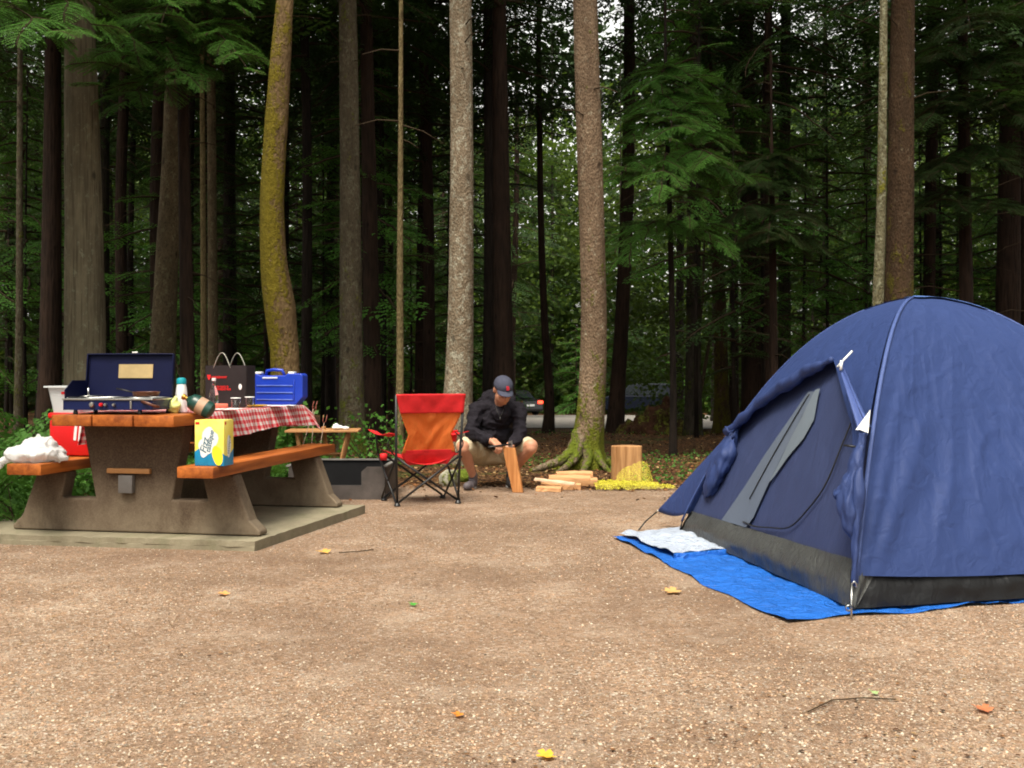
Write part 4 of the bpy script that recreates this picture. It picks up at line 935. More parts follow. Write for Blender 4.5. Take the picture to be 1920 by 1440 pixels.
o = MB().box((0, 0, .018), (.10, .07, .034), None, .008).build('food_pack', basic('salmon_pack', (.60, .16, .10), .5), None, ang=40); o.location = TP(U(414, .75), .75, TZ); o.rotation_euler.z = .3; tag(o, 'small reddish food pack beside the clear bottle', 'food pack')
o = blob('produce_bag', [('e', (0, 0, .04), (.045, .035, .045)), ('c', (0, 0, .06), .03, (.01, 0, .1), .012)], basic('yellow_green_film', (.62, .66, .22), .4), .006, lambda c: .008 * noise.noise(c * 30)); o.location = TP(U(326, .13), .13, WZ); tag(o, 'little crumpled yellow green bag between the stove and the white bottle', 'bag')
# paper towel pack on right bench: yellow and blue carton with script
pk = thing('drink_carton', 'yellow and blue printed carton standing on the near end of the right bench', 'carton', TP(U(401, -.17), -.165, BZ), TA + R(-1))
ct = NT('carton_print'); v = ct.co(); sp = ct.n('ShaderNodeSeparateXYZ'); ct.l(v, sp.inputs[0])
wv = ct.math('ADD', sp.outputs[2], ct.math('MULTIPLY', ct.math('SINE', ct.math('MULTIPLY', ct.math('ADD', sp.outputs[0], sp.outputs[1]), 21)), .035))
cc = ct.mix(ct.math('LESS_THAN', wv, .095), ct.mix(ct.noise(v, 9, 3), (.85, .62, .02), (.88, .78, .25)), ct.mix(ct.noise(v, 12, 3), (.0, .16, .38), (.02, .34, .62)))
ct.col(cc).p(.35, .4)
mb = MB(); mb.box((0, 0, .141), (.195, .13, .282), None, .004); pb = mb.build('carton_body', ct.m, pk, ang=35)
def blotch(mb, cx, cz, rx, rz_, y_, n=24, rot=0, lump=.12, axis='x', t_=.0008):
    vs = [];
    for k in range(n):
        a = 2 * math.pi * k / n; r = 1 + lump * math.sin(3 * a + 1) + lump * .5 * math.sin(5 * a)
        x_ = rx * r * math.cos(a); z_ = rz_ * r * math.sin(a); x2 = x_ * math.cos(rot) - z_ * math.sin(rot); z2 = x_ * math.sin(rot) + z_ * math.cos(rot)
        vs.append((cx + x2, y_, cz + z2) if axis == 'x' else (y_, cx + x2, cz + z2))
    mb.add(vs, [tuple(range(n)) if axis == 'x' else tuple(range(n))]); return mb
blotch(MB(), .0, .155, .052, .085, -.0662, rot=R(-8)).build('white_cloud', M['white'], pk)
blotch(MB(), -.035, .11, .035, .055, -.0664, rot=R(8)).build('white_cloud', M['white'], pk)
blotch(MB(), .055, .065, .034, .062, -.0668, rot=R(14), lump=.03).build('yellow_blotch', basic('lemon_yellow', (.88, .66, .03), .4), pk)
blotch(MB(), .0, .12, .025, .07, .0984, axis='y', lump=.06).build('white_cloud', M['white'], pk)
mb = MB(); mb.box((-.078, -.0658, .262), (.026, .001, .016)); mb.box((.0983, -.045, .262), (.001, .02, .016)); mb.build('red_mark', M['red'], pk)
mtxt = basic('slate_blue_print', (.05, .14, .20), .6)
text_part('Fizz', .062, mtxt, 'lettering', pk, Matrix.Translation((-.030, -.0672, .125)) @ Matrix.Rotation(R(90), 4, 'X') @ Matrix.Rotation(R(78), 4, 'Z'), .0003, .25, 1, .0008)
text_part('tastique', .046, mtxt, 'lettering', pk, Matrix.Translation((.006, -.0672, .15)) @ Matrix.Rotation(R(90), 4, 'X') @ Matrix.Rotation(R(78), 4, 'Z'), .0003, .25, .95, .0006)
text_part('tastique', .036, mtxt, 'lettering', pk, Matrix.Translation((.0988, .0, .125)) @ Matrix.Rotation(R(90), 4, 'Z') @ Matrix.Rotation(R(90), 4, 'X') @ Matrix.Rotation(R(80), 4, 'Z'), .0003, .25)

# ------------------------------------------------------------------ folding side table, roasting forks, fire box
M['wood_s'] = woodmat('pale_folding_wood', (.30, .13, .045), (.52, .27, .11), 0, .6)
sx0 = PX(607, 806, 10.3); st2 = thing('side_table', 'small orange brown folding wooden table behind the right bench', 'side table', (sx0.x, 10.3, 0), R(4))
for k in range(4): MB().box((0, -.15 + .1 * k, .535), (.71, .092, .022), None, .004).build('tabletop_slat', M['wood_s'], st2, ang=35)
for x0_, x1_ in ((-.25, -.16), (.245, .13)):
    for y_ in (-.13, .13): MB().tube([(x0_, y_, .525), (x1_, y_, 0)], .018, 4).build('leg', M['wood_s'], st2)
MB().tube([(.0, -.02, .575), (.03, .0, .30)], .022, 4).tube([(-.20, 0, .3), (.18, 0, .3)], .015, 4).build('brace', M['wood_s'], st2)
o = blob('paper_tissue', [('e', (0, 0, .02), (.06, .04, .022)), ('e', (.07, .0, .015), (.04, .03, .018)), ('e', (-.02, 0, .04), (.03, .03, .02))], M['white'], .006, lambda c: .008 * noise.noise(c * 30)); o.location = (PX(633, 800, 10.2).x, 10.22, .548); tag(o, 'crumpled white tissue on the small folding wooden table', 'tissue')
for i, (a, b, c_) in enumerate((((560, 798, 8.95), (592, 752, 8.9), 'left'), ((583, 806, 8.95), (590, 757, 8.95), 'middle'), ((590, 806, 9.0), (610, 778, 9.0), 'right'))):
    p0 = PX(*a); p1 = PX(*b); p0 = p0 + (p0 - p1) * ((p0.z - .55) / max(.01, (p1.z - p0.z))) * 0 ; base = p0.copy(); base.z = .0; base.x -= .1 if i == 0 else .03
    t = thing('roasting_fork', 'thin wire roasting fork leaning behind the cloth, %s one of three' % c_, 'roasting fork', base, 0, 'roasting forks behind the table')
    dirn = (p1 - base).normalized(); L = (p1 - base).length; side = Vector((1, 0, 0))
    MB().tube([(0, 0, 0), dirn * (L - .07)], .003, 6).build('shaft', basic('dull_wire', (.28, .2, .15), .4, metal=.6), t, True)
    mb = MB()
    for s_ in (-1, 1): mb.tube([dirn * (L - .07), dirn * (L - .055) + side * s_ * .014, dirn * L + side * s_ * .014], .0024, 5)
    mb.build('prongs', basic('red_wire', (.35, .10, .07), .5), t, True)
fx = PX(722, 937, 9.05).x; fb = thing('fire_pit', 'square dark steel fire box with notched front beside the picnic table', 'fire pit', (fx - .42, 9.05, 0), R(-1))
M['rust'] = basic('burnt_steel', (.085, .072, .066), .7, .3, .3, 6, .3, .004); M['soot'] = basic('sooty_steel', (.012, .012, .013), .9, .15)
mb = MB(); fr = [(-.42, 0), (.42, 0), (.42, .288), (.265, .288), (.215, .245), (.215, .125), (-.22, .125), (-.22, .288), (-.42, .288)]
mb.prism(fr, -.006, .006); o = mb.build('front_plate', M['rust'], fb); recalc(o)
MB().box((-.42, .36, .144), (.012, .70, .288)).build('side_plate', M['rust'], fb); MB().box((.42, .36, .144), (.012, .70, .288)).build('side_plate', M['rust'], fb)
MB().box((0, .71, .144), (.84, .012, .288)).build('back_plate', M['soot'], fb)
MB().box((0, .35, .03), (.82, .69, .05)).build('ash_bed', M['soot'], fb)
mb = MB(); mb.box((0, .715, .292), (.87, .05, .012)); mb.box((.425, .34, .292), (.04, .70, .012)); mb.box((-.425, .34, .292), (.04, .70, .012)); mb.build('top_rim', basic('grey_rim', (.17, .16, .15), .6), fb)
# small bush seen between table and side table
def bush(name, label, loc, n, r, s, mat, cat='bush'):
    t = thing(name, label, cat, loc); P = np.random.default_rng(4).normal(size=(n, 3)) * np.array(r) + (0, 0, r[2] * 1.6)
    P = P[P[:, 2] > 0]; n = len(P); q = np.random.default_rng(5)
    D = unit(q.normal(size=(n, 3))); N = unit(q.normal(size=(n, 3)) + (0, -.3, 1)); N = unit(N - D * (N * D).sum(1)[:, None]); L = s * (.6 + .8 * q.random(n))
    me = scatter_mesh('leaves', P, N, D, L[:, None], (L * .4)[:, None], (L * .1)[:, None], None, mat, False); link(bpy.data.objects.new('leaves', me), t)
    mb = MB()
    for k in range(8): a = k * .8; mb.tube([(0, 0, 0), (math.cos(a) * r[0], math.sin(a) * r[1], r[2] * 2)], [.008, .003], 4, False)
    mb.build('stems', M['twig'], t)
bush('bush', 'small light green bush under the hanging cloth corner', (PX(542, 830, 10.6).x, 10.6, .02), 900, (.10, .12, .24), .06, M['fern'])
bush('bush', 'shady green shrub behind the folding wooden table', (PX(690, 880, 12).x, 12.0, .02), 500, (.3, .2, .18), .05, M['leaf_lit'])

# ------------------------------------------------------------------ camp chair
CH = Vector((-.946, 8.58, 0)); ch = thing('camp_chair', 'red and orange folding camp chair with black legs seen from behind', 'camp chair', CH, R(22))
M['red_f'] = basic('red_canvas', (.62, .018, .022), .6, .3, .12, 20, .35, .006, 14)
M['blk'] = basic('black_tube', (.010, .010, .011), .4, .45)
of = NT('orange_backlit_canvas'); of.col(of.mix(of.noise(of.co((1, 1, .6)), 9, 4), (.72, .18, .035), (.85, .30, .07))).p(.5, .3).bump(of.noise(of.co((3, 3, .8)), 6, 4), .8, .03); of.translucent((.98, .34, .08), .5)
w = .53
posts = []
for x_ in (0, w):
    xt = x_ + (-.035 if x_ == 0 else .02); MB().tube([(x_, 0, .02), (x_ + (xt - x_) * .45, -.02, .42), (xt, -.09, .925)], .0105, 10).build('back_post', M['blk'], ch, True)
def foot(x_, y_): MB().lathe([(.026, 0), (.028, .012), (.016, .03)], 12, Matrix.Translation((x_, y_, 0))).build('foot', M['blk'], ch, ang=40)
for x_ in (0, w):
    for y_ in (0, .42): foot(x_, y_)
DEP = .42
def strut(a, b, r=.0095): MB().tube([a, b], r, 8).build('strut', M['blk'], ch, True)
strut((0, -.012, .03), (w, -.012, .40)); strut((w, .012, .03), (0, .012, .40))
strut((0, DEP, .03), (w, DEP, .40)); strut((w, DEP + .02, .03), (0, DEP + .02, .40))
strut((-.012, 0, .03), (-.03, DEP + .08, .40)); strut((-.02, DEP, .03), (-.02, -.02, .40)); strut((w + .012, 0, .03), (w + .03, DEP + .08, .40)); strut((w + .02, DEP, .03), (w + .02, -.02, .40))
for x_, s_ in ((-.03, -1), (w + .03, 1)): MB().tube([(x_, DEP + .08, .40), (x_ + s_ * .03, DEP + .07, .60)], .009, 8).build('arm_post', M['blk'], ch, True)
# fabric
def edge_x(z):   # (left, right) local outline of the back
    zz = [.33, .42, .50, .587, .68, .78, .925]; l = [.10, .035, .055, .085, .045, .005, -.035]; r = [.44, .51, .485, .455, .50, .545, .555]
    return np.interp(z, zz, l), np.interp(z, zz, r)
def backf(z0, z1, name, mat, nu=26, nv=26, off=0, sag=.05, wr=.012):
    mb = MB()
    def fn(a, b):
        z = z0 + (z1 - z0) * b; l, r = edge_x(z); x_ = l + (r - l) * a; y_ = -.09 * (z - .42) / .5 + sag * math.sin(a * math.pi) * (.6 + .4 * (1 - b))
        v_ = abs(a - .5) * 2; y_ += wr * math.sin(8 * (z * 1.9 - .55 * v_) * 2.2) * (1 - v_) + .004 * noise.noise(Vector((a * 7, z * 12, 1)))
        if z < .42: y_ += .25 * (.42 - z)
        return (x_, y_ + off, z)
    mb.grid(fn, nu, nv); o = mb.build(name, mat, ch, True); thick(o, .002); return o
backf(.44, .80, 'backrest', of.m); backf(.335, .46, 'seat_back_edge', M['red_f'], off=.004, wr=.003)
o = backf(.775, .925, 'headrest_band', M['red_f'], off=-.016, sag=.03, wr=.004); thick(o, .012)
mb = MB(); mb.grid(lambda a, b: (-.01 + (w + .02) * a, .03 + (DEP + .04) * b, .42 - .085 * math.sin(math.pi * a) * (1 - .3 * b) + .02 * b), 20, 20); o = mb.build('seat', M['red_f'], ch, True); thick(o, .004)
for x_, s_ in ((-.045, -1), (w + .045, 1)):
    mb = MB(); mb.grid(lambda a, b: (x_ + (a - .5) * .075 + s_ * .03 * b, -.04 + (DEP + .16) * b, .605 - .03 * math.sin(math.pi * b) + .015 * (a - .5) * s_), 5, 16); o = mb.build('armrest', M['red_f'], ch, True); thick(o, .006)
# straps joining the arms (curved black tape)
for sgn, xb in ((-1, .0), (1, w)):
    pts = [(xb + sgn * (-.005 + .07 * math.sin(math.pi * k / 10)) , .06, .60 - .19 * k / 10) for k in range(11)]
    MB().tube(pts, .006, 6).build('side_tape', M['blk'], ch, True)
MB().lathe([(.03, 0), (.045, .09), (.048, .09), (.048, .1), (.035, .1)], 18, Matrix.Translation((w + .075, .36, .50)), False).build('cup_holder', M['red_f'], ch, True)
MB().lathe([(.03, 0), (.032, .05), (.02, .055)], 14, Matrix.Translation((-.09, .10, .38))).build('arm_pocket', M['red_f'], ch, True)

# ------------------------------------------------------------------ stones and firewood
def rock(label, px, py, d, r, mat, seed=0):
    o = blob('stone', [('e', (0, 0, 0), r), ('e', (r[0] * .3, 0, r[2] * .2), (r[0] * .7, r[1] * .8, r[2] * .8))], mat, min(r) * .12, lambda c: .12 * min(r) * noise.noise(c * (1.6 / min(r)) + Vector((seed, 0, 0))), 2)
    x_ = (px - 960) / F * d; o.location = (x_, d, ground_z(x_, d) + r[2] * .55); return tag(o, label, 'stone')
rock('pale mossy stone behind the right legs of the camp chair', 842, 890, 10.15, (.10, .09, .105), bark('mossy_rock', (.22, .21, .16), (.42, .40, .31), None, st=1, sc=8, moss=-.03, moss_col=(.14, .16, .03)))
rock('low green mossy stone between the camp chair and the crouching man', 866, 895, 10.6, (.16, .12, .08), bark('green_rock', (.10, .10, .05), (.2, .2, .1), None, st=1, sc=8, moss=.1, moss_col=(.13, .17, .02)), 3)
M['split'] = woodmat('fresh_split_fir', (.42, .20, .085), (.68, .40, .20), 1, .75, 14, .2)
M['splitz'] = woodmat('upright_split_fir', (.26, .12, .045), (.56, .31, .14), 2, .75, 12, .2)
M['splito'] = woodmat('orange_fir', (.40, .15, .045), (.62, .28, .10), 2, .7, 14, .2)
def log_piece(label, px, py, d, L, wd, h, rz, ry=0, zoff=0, seed=0, mat=None):
    rg_ = random.Random(seed); poly = [(-wd / 2, 0), (wd / 2, 0), (wd * .42, h * rg_.uniform(.7, 1)), (-wd * .1, h), (-wd * .45, h * rg_.uniform(.45, .8))]
    mb = MB(); n = 8; vs = []
    for j in range(n + 1):
        for (x_, z_) in poly: vs.append((x_ + .006 * rg_.uniform(-1, 1), -L / 2 + L * j / n, z_ * (1 - .12 * abs(j / n - .5)) + .003 * rg_.uniform(-1, 1)))
    k = len(poly); fs = [(j * k + i, j * k + (i + 1) % k, (j + 1) * k + (i + 1) % k, (j + 1) * k + i) for j in range(n) for i in range(k)] + [tuple(range(k))[::-1], tuple(n * k + i for i in range(k))]
    mb.add(vs, fs); o = mb.build('firewood_piece', mat or M['split']); recalc(o); bevel(o, .003, 1, 30)
    p = PX(px, py, d); o.location = (p.x, d, ground_z(p.x, d) + zoff); o.rotation_euler = (R(ry), 0, R(rz)); tag(o, label, 'firewood', 'split firewood pile'); return o
log_piece('split firewood piece at the bottom front of the pile, pointing left', 1052, 915, 9.85, .38, .11, .07, 82, 0, .0, 1)
log_piece('split firewood piece at the right bottom of the pile with dark end', 1085, 905, 10.15, .36, .12, .085, 95, 0, .0, 2)
log_piece('topmost split firewood piece of the pile, lying flat', 1076, 885, 10.2, .36, .13, .06, 97, 0, .085, 3)
log_piece('middle split firewood piece of the pile, below the topmost one', 1068, 895, 9.98, .40, .10, .06, 86, 0, .068, 4)
log_piece('thin pale split stick leaning across the left of the pile', 1040, 905, 9.75, .40, .045, .03, 68, 4, .07, 5, woodmat('pale_stick', (.60, .38, .24), (.78, .58, .42), 1, .7))
log_piece('short split firewood piece lying flat in front of the pile', 1030, 918, 9.68, .24, .10, .05, 75, 0, .0, 6)
blk_ = MB(); prof = [(.155 * math.cos(a) * (1 if math.sin(a) > -.45 else 1), max(-.075, .15 * math.sin(a))) for a in [2 * math.pi * k / 30 for k in range(30)]]
vs = []; 
for j, z_ in enumerate((0, .11, .22, .345)):
    for k, (x_, y_) in enumerate(prof): vs.append((x_ * (1 + .02 * noise.noise(Vector((k, j, 0)))), y_, z_ + (.004 * noise.noise(Vector((x_ * 20, y_ * 20, 5))) if j == 3 else 0)))
fs = [(j * 30 + k, j * 30 + (k + 1) % 30, (j + 1) * 30 + (k + 1) % 30, (j + 1) * 30 + k) for j in range(3) for k in range(30)] + [tuple(range(30))[::-1], tuple(90 + k for k in range(30))]
blk_.add(vs, fs); o = blk_.build('wood_block', M['splitz']); recalc(o); bevel(o, .004, 1, 50)
p = PX(1177, 893, 10.35); o.location = (p.x, 10.45, ground_z(p.x, 10.4) + .02); o.rotation_euler.z = R(6); tag(o, 'big upright half round block of split wood behind the yellow net', 'wood block')
# yellow mesh sack: net strips over draped forms
nm = NT('yellow_net'); tr_ = nm.n('ShaderNodeBsdfTransparent'); mx_ = nm.n('ShaderNodeMixShader'); vv = nm.co()
wvx = nm.n('ShaderNodeTexVoronoi'); wvx.feature = 'DISTANCE_TO_EDGE'; wvx.inputs['Scale'].default_value = 75; nm.l(vv, wvx.inputs[0])
nm.col((.58, .52, .05)).p(.5, .3); fac = nm.math('LESS_THAN', wvx.outputs['Distance'], nm.math('ADD', .045, nm.math('MULTIPLY', nm.noise(vv, 9, 3), .05)))
nm.l(fac, mx_.inputs[0]); nm.l(tr_.outputs[0], mx_.inputs[1]); nm.l(nm.b.outputs[0], mx_.inputs[2]); nm.l(mx_.outputs[0], nm.out.inputs[0])
ns = thing('net_sack', 'crumpled yellow mesh sack lying at the foot of the upright wood block', 'net sack', (PX(1185, 905, 9.9).x, 9.9, 0))
def net(name, x0, x1, y0, y1, hf, nx_=60, ny_=26):
    mb = MB(); mb.grid(lambda a, b: (x0 + (x1 - x0) * a, (y0 + (y1 - y0) * b) * (1 - .65 * max(0, a - .45) / .55) - .04 * max(0, a - .45) + .03 * noise.noise(Vector((a * 7, 3, b * 2))), hf(a, b)), nx_, ny_); return mb.build(name, nm.m, ns, True)
def nh(a, b): return .012 + ground_z(.9 + a * .7, 9.9) + .035 * max(0, math.sin(b * math.pi)) * (.35 + .65 * (1 - a) ** .6) + .03 * abs(noise.noise(Vector((a * 11, b * 6, 2)))) + .02 * abs(noise.noise(Vector((a * 30, b * 18, 7))))
net('net_sheet', -.36, .40, -.22, .16, nh); net('net_fold', -.33, .25, -.18, .10, lambda a, b: nh(a, b) + .02 + .02 * abs(noise.noise(Vector((a * 17, b * 9, 12)))))
mb = MB()
M['net2'] = nm.m.copy(); [setattr(n_.inputs[1], 'default_value', .03) for n_ in M['net2'].node_tree.nodes if n_.type == 'MATH' and n_.operation == 'MULTIPLY']
def drap(a, b):  # part pulled up over the block
    x_ = -.12 + .32 * a; top = .05 + .15 * math.sin(a * 2.2) + .015 * math.sin(a * 9); return (x_ + .03 * (1 - b), .33 + .02 * math.sin(a * 14) - .22 * (1 - b), .03 + top * b)
mb.grid(drap, 24, 12); mb.build('net_flap', M['net2'], ns, True)
# upright piece being split
lp = MB(); poly = [(-.052, -.03), (.05, -.035), (.058, .02), (.01, .045), (-.048, .03)]; vs = []
for j in range(9):
    q = j / 8
    for x_, y_ in poly: vs.append((x_ * (.92 + .22 * q) - .085 * q + .002 * random.uniform(-1, 1), y_, .41 * q + (.012 * (x_ < 0) - .0 if j == 8 else 0)))
fs = [(j * 5 + i, j * 5 + (i + 1) % 5, (j + 1) * 5 + (i + 1) % 5, (j + 1) * 5 + i) for j in range(8) for i in range(5)] + [tuple(range(5))[::-1], tuple(40 + i for i in range(5))]
lp.add(vs, fs); o = lp.build('kindling_log', M['splito']); recalc(o); bevel(o, .003, 1, 30); LG = Vector((PX(971, 922, 9.62).x, 9.62, 0)); o.location = LG; tag(o, 'upright orange log being split in front of the crouching man', 'log')
# ------------------------------------------------------------------ crouching man
def W3(px, py, d): return PX(px, py, d)
pm = thing('person', 'man in dark jacket and cap crouching behind an upright log, splitting wood', 'person', (-.17, 9.95, 0))
P0 = Vector((-.17, 9.95, 0))
def L3(px, py, d): return PX(px, py, d) - P0
skin = basic('skin', (.50, .235, .145), .5, .35, .08, 12, .1)
jack = basic('dark_jacket_fleece', (.012, .010, .014), .85, .15, .25, 18, .5, .004, 40)
short = basic('khaki_cotton', (.52, .44, .30), .85, .15, .08, 12, .35, .004, 30)
capm = basic('grey_navy_cap', (.055, .058, .085), .85, .15, .1, 20, .3, .002, 90)
shoe = basic('grey_shoe', (.11, .095, .105), .7, .25, .3, 25, .3)
hair = basic('dark_hair', (.012, .008, .006), .7)
hip = L3(925, 852, 10.28); hipL = L3(905, 852, 10.25); hipR = L3(946, 850, 10.25)
kL = L3(868, 838, 9.72); kR = L3(996, 836, 9.74); aL = L3(887, 893, 9.93); aR = L3(957, 890, 10.08)
chest = L3(925, 790, 10.08); neck = L3(938, 757, 9.93); shL = L3(894, 765, 10.0); shR = L3(972, 767, 10.02)
eL = L3(884, 812, 9.83); eR = L3(975, 812, 9.86); hL = L3(925, 829, 9.60); hR = L3(960, 836, 9.72)
head = L3(943, 731, 9.80)
hd_dir = Vector((.28, -.80, -.53)).normalized()
hz = (Vector((0, 0, 1)) - hd_dir * hd_dir.z).normalized(); hx = (-hd_dir).cross(hz).normalized()
HM = Matrix.Translation(head) @ Matrix((( hx.x, -hd_dir.x, hz.x, 0), (hx.y, -hd_dir.y, hz.y, 0), (hx.z, -hd_dir.z, hz.z, 0), (0, 0, 0, 1)))   # local -y = face direction
def hp(x, y, z): return HM @ Vector((x, y, z))
HQ = HM.to_quaternion()
b = MB()
b.ell(hp(0, .01, .02), (.078, .095, .10), HQ); b.ell(hp(0, -.022, -.055), (.072, .078, .080), HQ); b.ell(hp(0, -.055, -.085), (.034, .03, .03), HQ)     # skull, jaw, chin
b.cap(hp(0, -.092, .0), .010, hp(0, -.108, -.030), .016); b.ell(hp(0, -.098, -.036), (.02, .014, .011), HQ)
for s_ in (-1, 1):
    b.ell(hp(s_ * .080, .012, -.005), (.012, .022, .034), HQ); b.ell(hp(s_ * .030, -.078, .022), (.026, .014, .010), HQ); b.ell(hp(s_ * .038, -.07, -.03), (.025, .02, .022), HQ)
b.ell(hp(0, -.09, -.062), (.026, .012, .007), HQ); b.ell(hp(0, -.086, -.074), (.022, .012, .007), HQ)
b.cap(hp(0, .02, -.06), .055, neck + Vector((0, .02, -.02)), .062)
b.cap(neck, .055, chest + Vector((0, .05, 0)), .09); b.cap(chest + Vector((0, .05, 0)), .09, hip, .11)
for sh, e_, h_ in ((shL, eL, hL), (shR, eR, hR)): b.cap(sh, .05, e_, .042); b.cap(e_, .042, h_, .028)
for h0, k_, a_ in ((hipL, kL, aL), (hipR, kR, aR)):
    b.cap(h0, .085, k_ + Vector((0, .02, .0)), .064); b.cap(k_ + Vector((0, .01, -.02)), .058, k_.lerp(a_, .35) + Vector((0, .02, 0)), .056); b.cap(k_.lerp(a_, .35) + Vector((0, .02, 0)), .056, a_, .036)
def hand(b, wrist, palm_dir, curl_dir, side, sc_=1.0):
    palm_dir = palm_dir.normalized(); curl_dir = (curl_dir - palm_dir * curl_dir.dot(palm_dir)).normalized(); lat = palm_dir.cross(curl_dir) * side
    pc = wrist + palm_dir * .05 * sc_
    for k in range(4):
        o_ = lat * (.027 - .018 * k) * sc_; b.cap(wrist + o_ * .7, .015 * sc_, wrist + palm_dir * .082 * sc_ + o_, .0125 * sc_)
        q = wrist + palm_dir * .088 * sc_ + o_ * 1.05; l = (.040, .044, .041, .032)[k] * sc_
        q1 = q + (palm_dir * .75 + curl_dir * .65).normalized() * l; q2 = q1 + (palm_dir * -.05 + curl_dir).normalized() * l * .75; q3 = q2 + (palm_dir * -.8 + curl_dir * .5).normalized() * l * .55
        b.cap(q, .0105 * sc_, q1, .0095 * sc_, 8); b.cap(q1, .0095 * sc_, q2, .009 * sc_, 8); b.cap(q2, .009 * sc_, q3, .0078 * sc_, 8)
    t0 = wrist + lat * .03 * sc_ + palm_dir * .02 * sc_; t1 = t0 + (lat * .6 + palm_dir * .6 + curl_dir * .5).normalized() * .04 * sc_; t2 = t1 + (palm_dir * .8 + curl_dir * .6 - lat * .3).normalized() * .034 * sc_
    b.cap(t0, .016 * sc_, t1, .0125 * sc_, 8); b.cap(t1, .0125 * sc_, t2, .010 * sc_, 8)
handL = L3(922, 824, 9.63); handR = L3(966, 829, 9.78)
hand(b, handL, L3(936, 836, 9.55) - handL, Vector((.2, -.2, -1)), 1, 1.12)
hand(b, handR, Vector((-.5, -.75, -.25)), Vector((-.3, .1, -1)), -1, 1.0)
body = b.build('body', skin, pm); remesh(body, .0055, 3, .5)
# jacket
j = MB()
j.cap(chest + Vector((0, .03, .03)), .155, hip + Vector((0, .03, .10)), .165); j.ell(chest + Vector((0, .04, .07)), (.18, .135, .13)); j.ell(L3(925, 815, 10.06), (.185, .16, .13)); j.ell(L3(930, 785, 10.0), (.16, .13, .13)); j.cap(neck + Vector((-.02, .05, -.03)), .075, shL, .07); j.cap(neck + Vector((.02, .05, -.03)), .075, shR, .07); j.ell(neck + Vector((0, -.02, -.10)), (.10, .085, .09))
j.cap(shL + Vector((.01, 0, 0)), .072, shR + Vector((-.01, 0, 0)), .072); j.cap(shL, .073, eL, .062); j.cap(eL, .066, hL.lerp(eL, .22), .046); j.cap(shR, .073, eR, .062); j.cap(eR, .064, hR.lerp(eR, .15), .045)
j.ell(L3(932, 757, 10.10), (.185, .12, .145)); j.ell(L3(936, 748, 10.02), (.105, .10, .10)); j.cap(neck + Vector((-.02, .04, .0)), .082, neck + Vector((.0, .05, -.06)), .10)
def folds(c): return .010 * max(0, 1 - 5 * abs(noise.noise(Vector((c.x * 8 + 3, c.y * 8, c.z * 13))))) + .014 * noise.noise(Vector((c.x * 9, c.y * 9, c.z * 16))) + .007 * noise.noise(Vector((c.x * 24, c.y * 24, c.z * 34)))
for k_ in range(12):
    a_ = 2 * math.pi * k_ / 12; j.cap(neck + Vector((.062 * math.cos(a_), -.005 + .066 * math.sin(a_), -.01 + .02 * math.sin(a_))), .017, neck + Vector((.075 * math.cos(a_), .0 + .075 * math.sin(a_), -.06)), .03, 8)
jo = j.build('jacket', jack, pm); remesh(jo, .009, 3, .5, folds)
mb = MB(); nk = neck + Vector((.0, -.03, -.0))
for s_, a_ in ((-1, (-.035, -.075, .0)), (1, (.05, -.07, -.02))):
    mb.tube([nk + Vector((s_ * .045, -.045, -.02)), nk + Vector((s_ * .024, -.085, -.075)), nk + Vector((.0, -.105, -.12))], .0026, 6)
mb.tube([nk + Vector((0, -.105, -.12)), nk + Vector((0, -.11, -.15))], .006, 6); mb.build('zip_tape', basic('grey_zip', (.035, .035, .035), .5), jo, True)
MB().ell(L3(951, 784, 9.905), (.016, .008, .013)).build('chest_emblem', basic('grey_stitch', (.09, .09, .10), .7), jo, True)
# shorts
s = MB()
s.ell(hip + Vector((0, .03, .02)), (.185, .15, .135)); s.cap(hipL, .120, kL.lerp(hipL, .10) + Vector((0, .02, .012)), .088); s.cap(hipR, .120, kR.lerp(hipR, .16) + Vector((0, .02, .012)), .086); s.cap(hipL + Vector((0, -.06, -.01)), .09, hipR + Vector((0, -.06, -.01)), .09)
so_ = s.build('shorts', short, pm); remesh(so_, .008, 2, .5, lambda c: .010 * noise.noise(Vector((c.x * 14, c.y * 14, c.z * 14))) + .005 * noise.noise(Vector((c.x * 38, c.y * 38, c.z * 30))))
# trim hem: shorts end just before the knee front
for a_, toe, nm_ in ((aL, Vector((-.05, -.17, 0)), 0), (aR, Vector((.01, -.16, 0)), 1)):
    sh = MB(); f0 = Vector((a_.x, a_.y + .03, .045 if nm_ == 0 else .075)); f1 = Vector((a_.x + toe.x, a_.y + toe.y, .038))
    sh.cap(f0, .044, f1, .040); sh.cap(f0 + Vector((0, 0, .02)), .045, Vector((a_.x, a_.y, a_.z + .01)), .043); sh.ell(f1.lerp(f0, .35) + Vector((0, 0, -.01)), (.05, .07, .036))
    o = sh.build('shoe', shoe if nm_ == 0 else basic('dark_shoe', (.02, .018, .02), .7), pm); remesh(o, .007, 3, .5)
    me_ = o.data
    for v in me_.vertices: v.co.z = max(v.co.z, .012)
    so2 = MB(); so2.ell(f0.lerp(f1, .5) * 1 + Vector((0, 0, -f0.lerp(f1, .5).z + .012)), (.052, .125, .014), Euler((0, 0, math.atan2(-toe.x, toe.y) + math.pi)).to_quaternion()); so2.build('sole', basic('pale_sole', (.3, .28, .27), .7), o, True)
